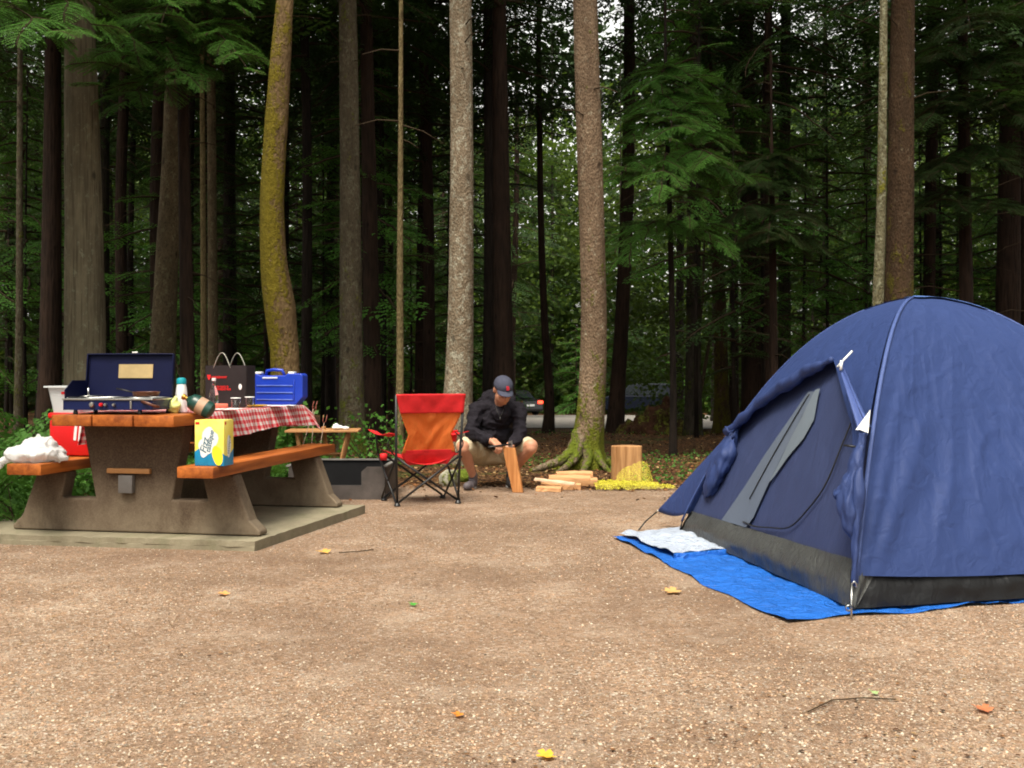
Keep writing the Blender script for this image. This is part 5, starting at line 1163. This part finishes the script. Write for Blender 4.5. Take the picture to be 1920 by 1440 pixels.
# cap
c = MB(); c.ell(hp(0, .012, .045), (.090, .108, .085), HQ, 24, 16)
co_ = c.build('cap', capm, pm, True)
bmc = bmesh.new(); bmc.from_mesh(co_.data); pn_ = HM.to_quaternion() @ Vector((0, -.10, 1)).normalized(); bmesh.ops.bisect_plane(bmc, geom=bmc.verts[:] + bmc.edges[:] + bmc.faces[:], plane_co=hp(0, 0, .030), plane_no=pn_, clear_inner=True); bmc.to_mesh(co_.data); bmc.free(); thick(co_, .004)
mb = MB()
def vis(a, b_):
    an = R(-62 + 124 * a); r0 = 1.0; x_ = math.sin(an) * .086 * (1 + .0 * b_); y_ = -math.cos(an) * .100 - b_ * .078 * math.cos(an) ** .6 + .012; z_ = .040 - .012 * b_ - .018 * (math.sin(an) ** 2) * (.4 + b_); return hp(x_, y_, z_)
mb.grid(vis, 20, 8); o = mb.build('cap_visor', capm, co_, True); thick(o, .005)
text_part('B', .050, basic('red_emblem', (.60, .03, .05), .6), 'cap_emblem', co_, HM @ Matrix.Translation((.006, -.098, .078)) @ Matrix.Rotation(R(66), 4, 'X'), .004, 0, 1, .0025)
hb = MB(); hb.ell(hp(0, .035, -.0), (.082, .082, .062), HQ); hb.build('hair', hair, pm, True)
# hatchet held in the right hand, its head sunk in the log
hx0 = LG + Vector((-.075, 0, .41)); hc = thing('hatchet', 'small hatchet with dark handle and grey head stuck in the upright log', 'hatchet', hx0)
gA = PX(934, 836, 9.55) - hx0; gB = Vector((.005, 0, .035)); dr = (gA - gB).normalized()
MB().tube([gB + dr * -.02, gB + dr * .13, gA + dr * .10], [.012, .013, .016], 10, flat=.7).build('handle', M['blackm'], hc, True)
mb = MB(); mb.add([(-.012, -.012, .06), (.022, -.012, .07), (.03, 0, -.02), (-.02, 0, -.025), (-.012, .012, .06), (.022, .012, .07)], [(0, 1, 2, 3), (5, 4, 3, 2), (0, 4, 5, 1), (0, 3, 4), (1, 5, 2)]); o = mb.build('axe_head', basic('ground_steel', (.25, .25, .26), .4, metal=.8), hc); recalc(o)

# ------------------------------------------------------------------ tent
A2 = Vector((1.55, 4.75)); B2 = Vector((1.13, 7.10)); C2_ = Vector((3.78, 5.3)); D2 = Vector((3.36, 7.65)); CT = (A2 + B2 + C2_ + D2) / 4; HT = 1.53
EX = {'A': 3.0, 'B': 2.15, 'C': 1.95, 'D': 2.3}; CN = {'A': A2, 'B': B2, 'C': C2_, 'D': D2}
ttO = Vector((CT.x, CT.y, 0)); tt = thing('dome_tent', 'blue dome tent with grey floor band and half open front door', 'tent', ttO)
def tf(c0, c1, w, m, out=0.0, bow=0.0):
    """point on the face between corner c0 (w=-1) and c1 (w=1); m 0 apex .. 1 base; tent-local"""
    p = EX[c0] * (1 - w) / 2 + EX[c1] * (1 + w) / 2
    base = CN[c0].lerp(CN[c1], (1 + w) / 2); d_ = base - CT; z = HT * (1 - m ** p)
    nrm = (CN[c0] + CN[c1]) / 2 - CT; nrm = nrm.normalized()
    bw = -bow * (1 - w * w) * math.sin(min(1, m) * math.pi) + out
    zc = .35 + .65 * (1 - m)     # outward offset turns upwards near the apex
    return Vector((d_.x * m + nrm.x * bw * min(1, m * 1.3), d_.y * m + nrm.y * bw * min(1, m * 1.3), z + out * (1 - m)))
def fabric(name, c, rough=.42, tr=.0, wr=(2, 2, 2), bs=.35, var=.12, bd=.02):
    t = NT(name); v = t.co(); f = t.noise(v, 2.2, 4); t.col(t.mix(f, sc3(c, 1 - var), sc3(c, 1 + var))).p(rough, .45)
    wv_ = t.n('ShaderNodeTexNoise'); wv_.inputs['Scale'].default_value = 5; wv_.inputs['Detail'].default_value = 6; wv_.inputs['Distortion'].default_value = 1.2; t.l(t.co(wr), wv_.inputs['Vector'])
    t.bump(t.math('ADD', wv_.outputs['Fac'], t.math('MULTIPLY', t.noise(v, 60, 2), .03)), bs, bd)
    if tr: t.translucent(sc3(c, 1.5), tr)
    t.b.inputs['Specular IOR Level'].default_value = .3
    return t.m
M['fly'] = fabric('blue_fly_nylon', (.026, .048, .155), .58, .08, (2, 2, 2), .42)
M['fly2'] = fabric('rolled_blue_nylon', (.025, .044, .140), .6, .05, (3, 3, 1.2), .5)
M['inner'] = fabric('inner_tent_nylon', (.030, .042, .105), .6, .05, (3, 3, .8), .3)
M['tub'] = fabric('grey_floor_polyethylene', (.052, .054, .053), .4, 0, (6, 6, 1.5), .6, .3)
M['tubd'] = fabric('black_floor_polyethylene', (.009, .0095, .011), .5, 0, (3, 3, 2), .4, .3)
M['mesh'] = fabric('grey_insect_mesh', (.085, .105, .145), .7, 0, (2, 2, 1), .15, .15)
def wrk(w, m, seed):   # radiating wrinkles near the corners and soft dents
    r = max(0, 1 - math.hypot((1 + w) * .9, (1 - m) * 2.2) / .8); ang = math.atan2(1 + w + .02, (1 - m) + .05)
    k = r * (1 - min(1, m / .97) ** 14) * .008 * math.sin(ang * 15 + 2 * noise.noise(Vector((w * 2, m * 2, seed))))
    ed_ = 1 - .9 * min(1, m / .965) ** 18
    k += ed_ * (.010 * noise.noise(Vector((w * 4 + seed, m * 7, seed))) * m + .006 * noise.noise(Vector((w * 11 + m * 6, m * 13 - w * 5, seed + 4)))* m ** 2)
    for fw, fm, ph, am in ((3.2, 5.0, 1.0, .004), (6.5, 4.0, 7.0, .004), (2.0, 11.0, 13.0, .007)):
        k += ed_ * am * m ** 2.5 * max(0, 1 - 7 * abs(noise.noise(Vector((w * fw - m * 2 + ph, m * fm + w * 1.5, seed + ph)))))
    return k
def face(name, c0, c1, mat, m0, m1f, out, bow, nu=60, nv=50, seed=0, parent=tt, w0=-1, w1=1, amp=1.0):
    mb = MB()
    def fn(a, b):
        w = w0 + (w1 - w0) * a; m1 = m1f(w) if callable(m1f) else m1f; m = m0 + (m1 - m0) * b
        return tf(c0, c1, w, m, out + amp * wrk(w, m, seed) * (1 - w ** 8 * .7) * (1 if m > .05 else 0), bow)
    mb.grid(fn, nu, nv); return mb.build(name, mat, parent, True)
# outer fly
FB = lambda w: .958 + .008 * w
face('fly_side', 'A', 'C', M['fly'], .0, lambda w: .962 - .01 * (1 + w) + .012 * (1 - w * w), .012, .07, 200, 150, 1, amp=1.5)
face('fly_side', 'C', 'D', M['fly'], .0, .955, .012, .06, 40, 36, 2)
face('fly_side', 'D', 'B', M['fly'], .0, .955, .012, .06, 40, 36, 3)
ME = ([-1, -.91, -.83, -.64, -.36, -.26, .14, .64, .87, 1], [.965, .83, .77, .70, .61, .585, .61, .66, .72, .755])
medge = lambda w: float(np.interp(w, ME[0], ME[1]))
face('fly_front', 'A', 'B', M['fly'], .0, medge, .016, -.02, 90, 50, 4)
# inner tent front wall, door, mesh panels, tub
face('inner_wall', 'A', 'B', M['inner'], .45, .95, -.03, .02, 70, 50, 5, amp=.7)
def tub(name, c0, c1, mat, mtop, h, out):
    mb = MB()
    def fn(a, b):
        w = -1 + 2 * a; top = tf(c0, c1, w, mtop, -.02, .0); bot = tf(c0, c1, w, 1.0, -.02, .0); bot.z = .02
        p = top.lerp(bot, b); nn = ((CN[c0] + CN[c1]) / 2 - CT).normalized(); bulge = (.035 if c1 == 'B' else .012) * math.sin(b * math.pi) * (1 - w ** 4) + .008 * noise.noise(Vector((w * 14, b * 2, 3))) + .014 * noise.noise(Vector((w * 5, b * 3, 8)))
        return (p.x + nn.x * bulge, p.y + nn.y * bulge, p.z)
    mb.grid(fn, 90, 12); return mb.build(name, mat, tt, True)
tub('floor_band', 'A', 'B', M['tub'], .948, .15, 0); tub('floor_band', 'A', 'C', M['tubd'], .952, .15, 0); tub('floor_band', 'C', 'D', M['tubd'], .95, .15, 0); tub('floor_band', 'D', 'B', M['tubd'], .95, .15, 0)
# apex patch and seam tapes along the poles
def arc(c0, out, m0=0.0, m1=.97, n=30): return [tf(c0, {'A': 'C', 'B': 'A', 'C': 'D', 'D': 'B'}[c0], -1, m0 + (m1 - m0) * k / n, out) for k in range(n + 1)]
for c0 in 'ABCD': MB().tube(arc(c0, .016), .011, 8, flat=.6).build('pole_sleeve', fabric('light_blue_sleeve', (.048, .078, .22), .6), tt, True)
mb = MB()
for c0, c1 in (('A', 'C'), ('C', 'D'), ('D', 'B'), ('A', 'B')): mb.grid(lambda a, b: tf(c0, c1, -1 + 2 * a, b * (.17 + .05 * math.cos(a * 2 * math.pi)), .026, 0), 12, 6)
mb.build('top_patch', fabric('pale_blue_patch', (.085, .16, .42), .4), tt, True)
# mesh window panels (two overlapping), on the inner wall
def patch(name, poly, mat, out, n=14, parent=tt):
    """poly: list of (w, m) left edge then right edge, as two polylines"""
    l, r = poly; mb = MB()
    def fn(a, b):
        li = b * (len(l) - 1); i = min(int(li), len(l) - 2); q = li - i; pl_ = (l[i][0] * (1 - q) + l[i + 1][0] * q, l[i][1] * (1 - q) + l[i + 1][1] * q)
        ri = b * (len(r) - 1); i = min(int(ri), len(r) - 2); q = ri - i; pr_ = (r[i][0] * (1 - q) + r[i + 1][0] * q, r[i][1] * (1 - q) + r[i + 1][1] * q)
        w = pl_[0] * (1 - a) + pr_[0] * a; m = pl_[1] * (1 - a) + pr_[1] * a; return tf('A', 'B', w, m, out + .004 * noise.noise(Vector((w * 8, m * 5, 2))), .02)
    mb.grid(fn, n, 24); return mb.build(name, mat, parent, True)
patch('mesh_panel', ([(.51, .948), (.39, .88), (.29, .81), (.18, .74), (.08, .66)], [(.17, .948), (.12, .93), (.08, .87), (.02, .79), (-.05, .665)]), M['mesh'], -.012)
patch('mesh_panel', ([(.07, .865), (.03, .82), (.0, .77), (-.03, .73), (-.05, .66)], [(.05, .86), (-.05, .82), (-.17, .78), (-.22, .74), (-.12, .66)]), fabric('pale_insect_mesh', (.115, .14, .17), .7, 0, (2, 2, 1), .15), -.009)
zp = [(.22, .940), (.08, .942), (-.10, .938), (-.32, .93), (-.47, .90), (-.60, .86), (-.68, .80), (-.74, .74), (-.72, .66), (-.6, .6)]
def smooth(pts, n=6):
    out = []
    for i in range(len(pts) - 1):
        p0 = pts[max(i - 1, 0)]; p1 = pts[i]; p2 = pts[i + 1]; p3 = pts[min(i + 2, len(pts) - 1)]
        for j in range(n):
            q = j / n; out.append(tuple(.5 * ((2 * b1) + (b2 - a) * q + (2 * a - 5 * b1 + 4 * b2 - c_) * q * q + (3 * b1 - a - 3 * b2 + c_) * q ** 3) for a, b1, b2, c_ in zip(p0, p1, p2, p3)))
    out.append(pts[-1]); return out
def tft(pts, out): return [tf('A', 'B', w, m, out, .02) for w, m in smooth(pts)]
MB().tube(tft(zp, -.008), .0045, 6).build('door_zip', M['blackm'], tt, True)
MB().tube(tft([(.02, .67), (.08, .74), (.15, .81), (.24, .90)], -.006), .004, 6).build('door_seam', M['blackm'], tt, True)
# rolled vestibule flap along the upper edge
def rollpt(w): return tf('A', 'B', w, medge(w), .05, 0)
ws = np.linspace(-.28, .98, 40); pts = []; rs = []
for i, w_ in enumerate(ws):
    q = i / 39; pts.append(rollpt(w_) + Vector((0, 0, -.01))); rs.append(.016 + .022 * math.sin(min(1, q * 1.25) * math.pi * .8) + .004 * math.sin(i * 1.3))
ro = MB().tube(pts, rs, 18, flat=1.0).build('rolled_door', M['fly2'], tt, True)
for v in ro.data.vertices: v.co += v.normal * (.008 * noise.noise(Vector((v.co.x * 6, v.co.y * 6, v.co.z * 6))) + .006 * math.sin(v.co.z * 40 + v.co.x * 26))
tie = pts[-1]
# vestibule panel hanging forward from the far corner pole down to the front stakes
s1_ = PX(1232, 958, 7.45) - ttO; s2_ = PX(1310, 950, 7.05) - ttO; tp = PX(1392, 782, 6.95) - ttO; t2 = PX(1372, 806, 6.85) - ttO
def vest(a, b):
    top = (PX(1500, 655, 6.62) - ttO).lerp(tp, min(1, b * 2)) if b < .5 else tp.lerp(s1_, (b - .5) * 2)
    low = (PX(1420, 745, 6.75) - ttO).lerp(t2, min(1, b * 2)) if b < .5 else t2.lerp(s2_, (b - .5) * 2)
    p = top.lerp(low, a); sg = math.sin(a * math.pi); q = max(0, (b - .5) * 2)
    p += Vector((-.03, -.05, -.02)) * sg * math.sin(b * math.pi) + Vector((.02, -.03, 0)) * math.sin(a * 12 + b * 2) * .35 * math.sin(b * math.pi)
    p.z += -.05 * sg * q * q; return p
mb = MB(); mb.grid(vest, 24, 40); o = mb.build('vestibule_panel', M['fly2'], tt, True); thick(o, .002)
# gathered folds hanging under the tie
def bundle(name, pts, rads, mat, seed, amp=.35, n=26, flat=.6):
    mb = MB(); sp_ = smooth([tuple(p) + (r,) for p, r in zip(pts, rads)], 8); mb.tube([p[:3] for p in sp_], [p[3] for p in sp_], n, flat=flat); o = mb.build(name, mat, tt, True)
    for v in o.data.vertices: v.co += v.normal * (.03 * amp * noise.noise(Vector((v.co.x * 14 + seed, v.co.y * 14, v.co.z * 6))) + .018 * amp * noise.noise(Vector((v.co.x * 40, v.co.y * 40, v.co.z * 12 + seed))))
    return o
LO = lambda px, py, d: PX(px, py, d) - ttO
bundle('gathered_flap', [LO(1380, 800, 6.80), LO(1372, 826, 6.80), LO(1358, 858, 6.80), LO(1340, 895, 6.82), LO(1322, 930, 6.9)], [.022, .07, .12, .10, .035], M['fly2'], 1, 1.0, 36, .45)
MB().tube([LO(1378, 806, 6.77), LO(1366, 810, 6.75), LO(1360, 800, 6.78)], .006, 6).build('tie_tape', M['fly2'], tt, True)
# near side flap: tongue from the toggle down to the gathered bundle by the near pole
def tongue(a, b):
    top = (LO(1573, 684, 5.42), LO(1584, 690, 5.40)); mid = (LO(1608, 806, 5.02), LO(1634, 800, 4.99))
    l = top[0].lerp(mid[0], b); r = top[1].lerp(mid[1], b); p = l.lerp(r, a); p += Vector((-.012, -.03, 0)) * math.sin(a * math.pi) * math.sin(b * 3) + Vector((-.01, -.012, 0)) * math.sin(a * 9); return p
mb = MB(); mb.grid(tongue, 14, 30); o = mb.build('near_flap', fabric('light_blue_nylon', (.055, .085, .24), .4), tt, True); thick(o, .002)
mb = MB(); mb.add([LO(1632, 768, 4.97), LO(1604, 806, 4.95), LO(1612, 806, 4.95), LO(1628, 812, 4.95)], [(0, 1, 2, 3)]); o = mb.build('white_patch', M['white'], tt); thick(o, .003)
bundle('gathered_flap', [LO(1617, 812, 4.93), LO(1614, 832, 4.92), LO(1600, 880, 4.88), LO(1588, 930, 4.85), LO(1590, 975, 4.82), LO(1600, 1010, 4.80)], [.028, .018, .045, .068, .055, .018], M['fly2'], 5, .8, 36, .6)
bundle('gathered_flap', [LO(1616, 836, 4.90), LO(1610, 900, 4.84), LO(1606, 960, 4.80), LO(1603, 1040, 4.77), LO(1600, 1095, 4.76)], [.02, .035, .03, .018, .008], M['fly2'], 9, .5, 26, .7)
bundle('flap_cuff', [LO(1568, 930, 4.90), LO(1600, 918, 4.84)], [.034, .034], M['fly'], 12, .5, 20, .8)
MB().tube([LO(1582, 835, 4.97), LO(1607, 838, 4.93)], .006, 6).build('strap', M['blackm'], tt, True)
tg = LO(1578, 676, 5.36)
MB().tube([LO(1570, 688, 5.36), LO(1598, 658, 5.36)], .006, 6).build('toggle', M['white'], tt, True); MB().tube([tg, tg + Vector((-.006, -.005, -.05))], .008, 6).build('toggle', M['white'], tt, True)
# front bathtub corner web, guy points
mb = MB(); mb.grid(lambda a, b: LO(1592, 1066, 4.80).lerp(LO(1640, 1078, 4.83), a).lerp(LO(1598, 1135, 4.74).lerp(LO(1606, 1140, 4.76), a), b) + Vector((0, .01 * math.sin(a * 9), 0)), 10, 10); mb.build('corner_web', M['tub'], tt, True)
def stake(label, top, bot, cat='tent peg'):
    t = thing('tent_peg', label, cat, bot, 0, 'tent pegs and short poles'); d_ = top - bot
    MB().tube([(0, 0, -.03), d_ * .5, d_], .005, 8).build('peg_shaft', M['steel'] if 'silver' in label else M['blackm'], t, True)
    MB().tube([d_, d_ + Vector((.012, 0, .012)), d_ + Vector((.022, 0, 0)), d_ + Vector((.02, 0, -.015))], .004, 6).build('hook', M['steel'], t, True)
stake('silver peg pinning the near corner of the tent', PX(1597, 1095, 4.72), Vector((PX(1596, 1160, 4.66).x, 4.66, .0)))
stake('black peg at the far left tent corner', PX(1285, 962, 7.12), Vector((PX(1271, 1003, 7.1).x, 7.1, 0)))
stake('black guy line peg reaching out left of the vestibule', PX(1231, 960, 7.44), Vector((PX(1190, 995, 7.27).x, 7.27, 0)))
mb = MB(); mb.lathe([(.012, -.006), (.018, 0), (.012, .006)], 12, Matrix.Translation((0, 0, .05)) @ Matrix.Rotation(R(90), 4, 'X'), False)
o = mb.build('peg_ring', M['steel'], None, True); o.location = (PX(1590, 1140, 4.67).x, 4.66, .0); tag(o, 'small steel ring on the peg at the near tent corner', 'ring')

# tarp under the tent
tpm = fabric('blue_tarpaulin', (.014, .115, .47), .5, 0, (2.5, 2.5, 2.5), .9, .25, .05); tpu = fabric('silver_tarp_underside', (.40, .45, .55), .5, 0, (4, 4, 4), .9, .25, .04)
q0 = PX(1150, 1009, 2145 / 309); q1 = PX(1465, 1168, 2145 / 468); q2 = Vector((4.1, 5.5, 0)); q3 = Vector((3.2, 7.9, 0)); q0 = Vector((q0.x, q0.y, 0)); q1 = Vector((q1.x, q1.y, 0))
def tarp(a, b):
    p = q0.lerp(q1, a).lerp(q3.lerp(q2, a), b); e = min(a, 1 - a, b, 1 - b); z = ground_z(p.x, p.y) + .006 + .022 * abs(noise.noise(Vector((p.x * 2.2, p.y * 3, 0)))) + .010 * noise.noise(Vector((p.x * 9, p.y * 9, 4)))
    p.x += .05 * noise.noise(Vector((p.y * 2.5, 0, 1))) * max(0, 1 - b * 12); p.y += .03 * noise.noise(Vector((p.x * 3, 5, 1))) * max(0, 1 - (1 - a) * 12); 
    return (p.x, p.y, max(z, ground_z(p.x, p.y) + .003))
tp_ = thing('ground_tarp', 'bright blue tarpaulin under the tent with silver folded corner', 'tarp', (0, 0, 0))
mb = MB(); mb.grid(tarp, 90, 90); mb.build('tarp_sheet', tpm, tp_, True)
fq = [PX(1160, 1008, 2145 / 308), PX(1262, 1050, 2145 / 350), PX(1365, 1040, 2145 / 340), PX(1285, 994, 2145 / 294)]
def fold(a, b):
    p = fq[0].lerp(fq[1], a).lerp(fq[3].lerp(fq[2], a), b); p = p + Vector((.03 * noise.noise(Vector((b * 6, a * 2, 3))), .04 * noise.noise(Vector((a * 5, b * 2, 9))), 0)); z = ground_z(p.x, p.y) + .026 + .035 * abs(noise.noise(Vector((p.x * 7, p.y * 5, 2)))) + .010 * math.sin(min(1, a * 6) * 1.57); return (p.x, p.y, z)
mb = MB(); mb.grid(fold, 40, 30); mb.build('folded_corner', tpu, tp_, True)
mb = MB(); mb.grid(lambda a, b: (lambda p: (p.x, p.y, ground_z(p.x, p.y) + .030 * math.sin(b * math.pi) + .01))(fq[1].lerp(fq[2], a) + Vector((0, -.03, 0)) * b + Vector((.0, .01 * noise.noise(Vector((a * 8, 0, 0))), 0))), 30, 6); mb.build('fold_edge', tpm, tp_, True)

# ------------------------------------------------------------------ fallen leaves on the gravel
def leaf(label, px, py, s, c, rz, seed):
    d = 2145 / (py - 700); x_ = (px - 960) / F * d; n = 40; vs = [(0, 0, .004)]
    for k in range(n):
        a = 2 * math.pi * k / n; r = s * (.55 + .45 * abs(math.cos(2.5 * a)) ** .7) * (1 + .1 * math.sin(9 * a)); vs.append((r * math.cos(a), r * math.sin(a), .004 + .35 * r * abs(math.sin(a * 1.0 + seed)) * .8))
    mb = MB(); mb.add(vs, [(0, 1 + k, 1 + (k + 1) % n) for k in range(n)]); mb.tube([(-s * .3, 0, .004), (-s * 1.3, .01, .012)], .0012, 4)
    mat = NT('leaf_tint'); mat.col(mat.mix(mat.noise(mat.co(), 60, 3), sc3(c, .7), sc3(c, 1.2))).p(.6); mat.translucent(c, .2)
    o = mb.build('fallen_leaf', mat.m, None, True); o.location = (x_, d, ground_z(x_, d) + .006); o.rotation_euler = (R(8), 0, R(rz)); return tag(o, label, 'fallen leaf', 'fallen leaves on the gravel')
yl = (.72, .40, .10); og = (.70, .25, .04)
leaf('pale orange leaf lying off the front corner of the concrete slab', 608, 1038, .040, yl, 20, 1); leaf('curled orange leaf in front of the picnic table slab', 418, 1118, .032, (.75, .36, .12), 80, 2)
leaf('large tan maple leaf left of the blue tarp', 1262, 1113, .045, (.66, .38, .14), 10, 3); leaf('bright yellow leaf cut by the bottom edge of the picture', 1024, 1424, .030, (.80, .45, .05), 60, 4)
leaf('tiny green leaf in the middle of the clearing', 776, 1137, .020, (.08, .35, .05), 0, 5); leaf('small faded orange leaf above the bottom yellow one', 860, 1346, .018, og, 40, 6)
leaf('thin rusty orange leaf at the bottom right', 1845, 1337, .028, (.55, .18, .08), -20, 7); leaf('pale green scrap of leaf at the lower right', 1640, 1305, .014, (.35, .48, .2), 0, 8)
def twig(label, pts, r=.004):
    P = [];
    for px, py in pts: d = 2145 / (py - 700); x_ = (px - 960) / F * d; P.append(Vector((x_, d, ground_z(x_, d) + .008)))
    o = MB().tube([p - P[0] for p in P], r, 5).build('twig', M['twig'], None, True); o.location = P[0]; tag(o, label, 'twig')
twig('thin curved brown twig on the gravel at the lower right', [(1515, 1340), (1560, 1318), (1620, 1314), (1680, 1317)], .0025); twig('short dark twig beside the pale orange leaf near the slab', [(635, 1039), (665, 1037), (700, 1033)], .003)

# ------------------------------------------------------------------ vehicles across the road
glassd = NT('car_glass'); glassd.col((.012, .015, .018)).p(.15, .3)
tyre = basic('tyre_rubber', (.012, .012, .012), .85); chrome = basic('alloy', (.4, .4, .42), .3, metal=.9)
def car(label, name, cat, loc, rz, paint, suv=False):
    t = thing(name, label, cat, loc, rz); L, Wd = 4.4, 1.75; h1, h2 = (.95, 1.45) if not suv else (1.08, 1.78)
    body = [(-L / 2, .35), (-L / 2 + .05, h1 - .12), (-L / 2 + .35, h1), (-.1 - 1.1, h1 + .02), (1.75, h1 + .02), (L / 2 - .05, h1 - .1), (L / 2, .4), (L / 2 - .1, .25), (-L / 2 + .1, .25)]
    mb = MB(); mb.prism(body, -Wd / 2, Wd / 2); o = mb.build('body', paint, t); recalc(o); bevel(o, .09, 3, 25)
    cb = [(-1.75 if suv else -1.35, h1), (-1.6 if suv else -.75, h2 - .04), (-1.4 if suv else -.5, h2), (.45, h2), (.7, h2 - .05), (1.25, h1)]
    mb = MB(); n = len(cb); vs = []
    for y_, s_ in ((-1, 1), (1, 1)):
        for x_, z_ in cb: k = 1 - .22 * (z_ - h1) / (h2 - h1); vs.append((x_, y_ * (Wd / 2 - .05) * k, z_))
    mb.add(vs, [tuple(range(n)), tuple(range(n, 2 * n))[::-1]] + [(i, i + n, (i + 1) % n + n, (i + 1) % n) for i in range(n)]); o = mb.build('cabin', paint, t); recalc(o); bevel(o, .04, 2, 25)
    for s_ in (-1, 1):
        for x0_, x1_ in (((-1.05, -.28), (-.18, .85)) if not suv else ((-1.45, -.75), (-.65, .05), (.15, .85))):
            z0_, z1_ = h1 + .05, h2 - .10; k0 = (Wd / 2 - .05) * (1 - .22 * .1) + .012; k1 = (Wd / 2 - .05) * (1 - .22 * .8) + .012; sh_ = .18 if x1_ > .8 else 0; sb = .2 if (x0_ < -1 and not suv) else 0
            mb = MB(); mb.add([(x0_, s_ * k0, z0_), (x1_ + sh_, s_ * k0, z0_), (x1_ - .12 if sh_ else x1_, s_ * k1, z1_), (x0_ + sb, s_ * k1, z1_)], [(0, 1, 2, 3)]); o = mb.build('window', glassd.m, t); thick(o, .01)
    for nm_, (xa, za), (xb, zb) in (('windscreen', (1.28, h1 + .05), (.74, h2 - .08)), ('rear_window', (cb[0][0] - .02, h1 + .06), (cb[1][0] - .02, h2 - .09))):
        mb = MB(); ya, yb = (Wd / 2 - .16), (Wd / 2 - .28); dx = .015 if xa > 0 else -.015
        mb.add([(xa + dx, -ya, za), (xa + dx, ya, za), (xb + dx, yb, zb), (xb + dx, -yb, zb)], [(0, 1, 2, 3)]); o = mb.build(nm_, glassd.m, t); thick(o, .012)
    for x_ in (-1.35, 1.38):
        for s_ in (-1, 1):
            Mw = Matrix.Translation((x_, s_ * (Wd / 2 - .08), .32)) @ Matrix.Rotation(R(90), 4, 'X')
            wh = MB().lathe([(.2, -.1), (.3, -.1), (.32, -.07), (.32, .07), (.3, .1), (.2, .1)], 24, Mw).build('wheel', tyre, t, ang=40)
            MB().lathe([(.0, -.108 * s_), (.19, -.104 * s_), (.2, -.09 * s_)], 20, Mw, False).build('rim', chrome, wh, ang=40)
    rl = NT('tail_lamp'); rl.col((.6, .01, .01)).p(.2); rl.b.inputs['Emission Color'].default_value = (1, .05, .02, 1); rl.b.inputs['Emission Strength'].default_value = 2.5 if not suv else 0
    for s_ in (-1, 1): MB().box((-L / 2 - .0, s_ * (Wd / 2 - .22), h1 - .16), (.08, .30, .17), None, .02).build('tail_light', rl.m if s_ < 0 else basic('dark_red_lens', (.12, .004, .004), .3), t)
    for s_ in (-1, 1): MB().box((L / 2 - .03, s_ * (Wd / 2 - .25), h1 - .25), (.08, .3, .14), None, .02).build('headlight', chrome, t)
    MB().box((-L / 2 - .02, 0, .62), (.03, .5, .12)).build('number_plate', M['white'], t)
    return t
pd_ = NT('black_paint'); pd_.col((.006, .007, .009)).p(.35, .4); pd_.b.inputs['Coat Weight'].default_value = .5
pb_ = NT('dark_blue_paint'); pb_.col((.002, .004, .011)).p(.5, .15)
x_ = (1002 - 960) / F * 61; car('dark car with a lit tail light parked beyond the road behind the crouching man', 'parked_car', 'car', (x_ - 1.3, 61, ground_z(x_, 61) + .05), R(118), pd_.m)
x_ = (1205 - 960) / F * 60; car('dark blue vehicle parked beyond the road right of the mossy rooted tree', 'parked_car', 'car', (x_, 60.5, ground_z(x_, 60) + .05), R(172), pb_.m, True)
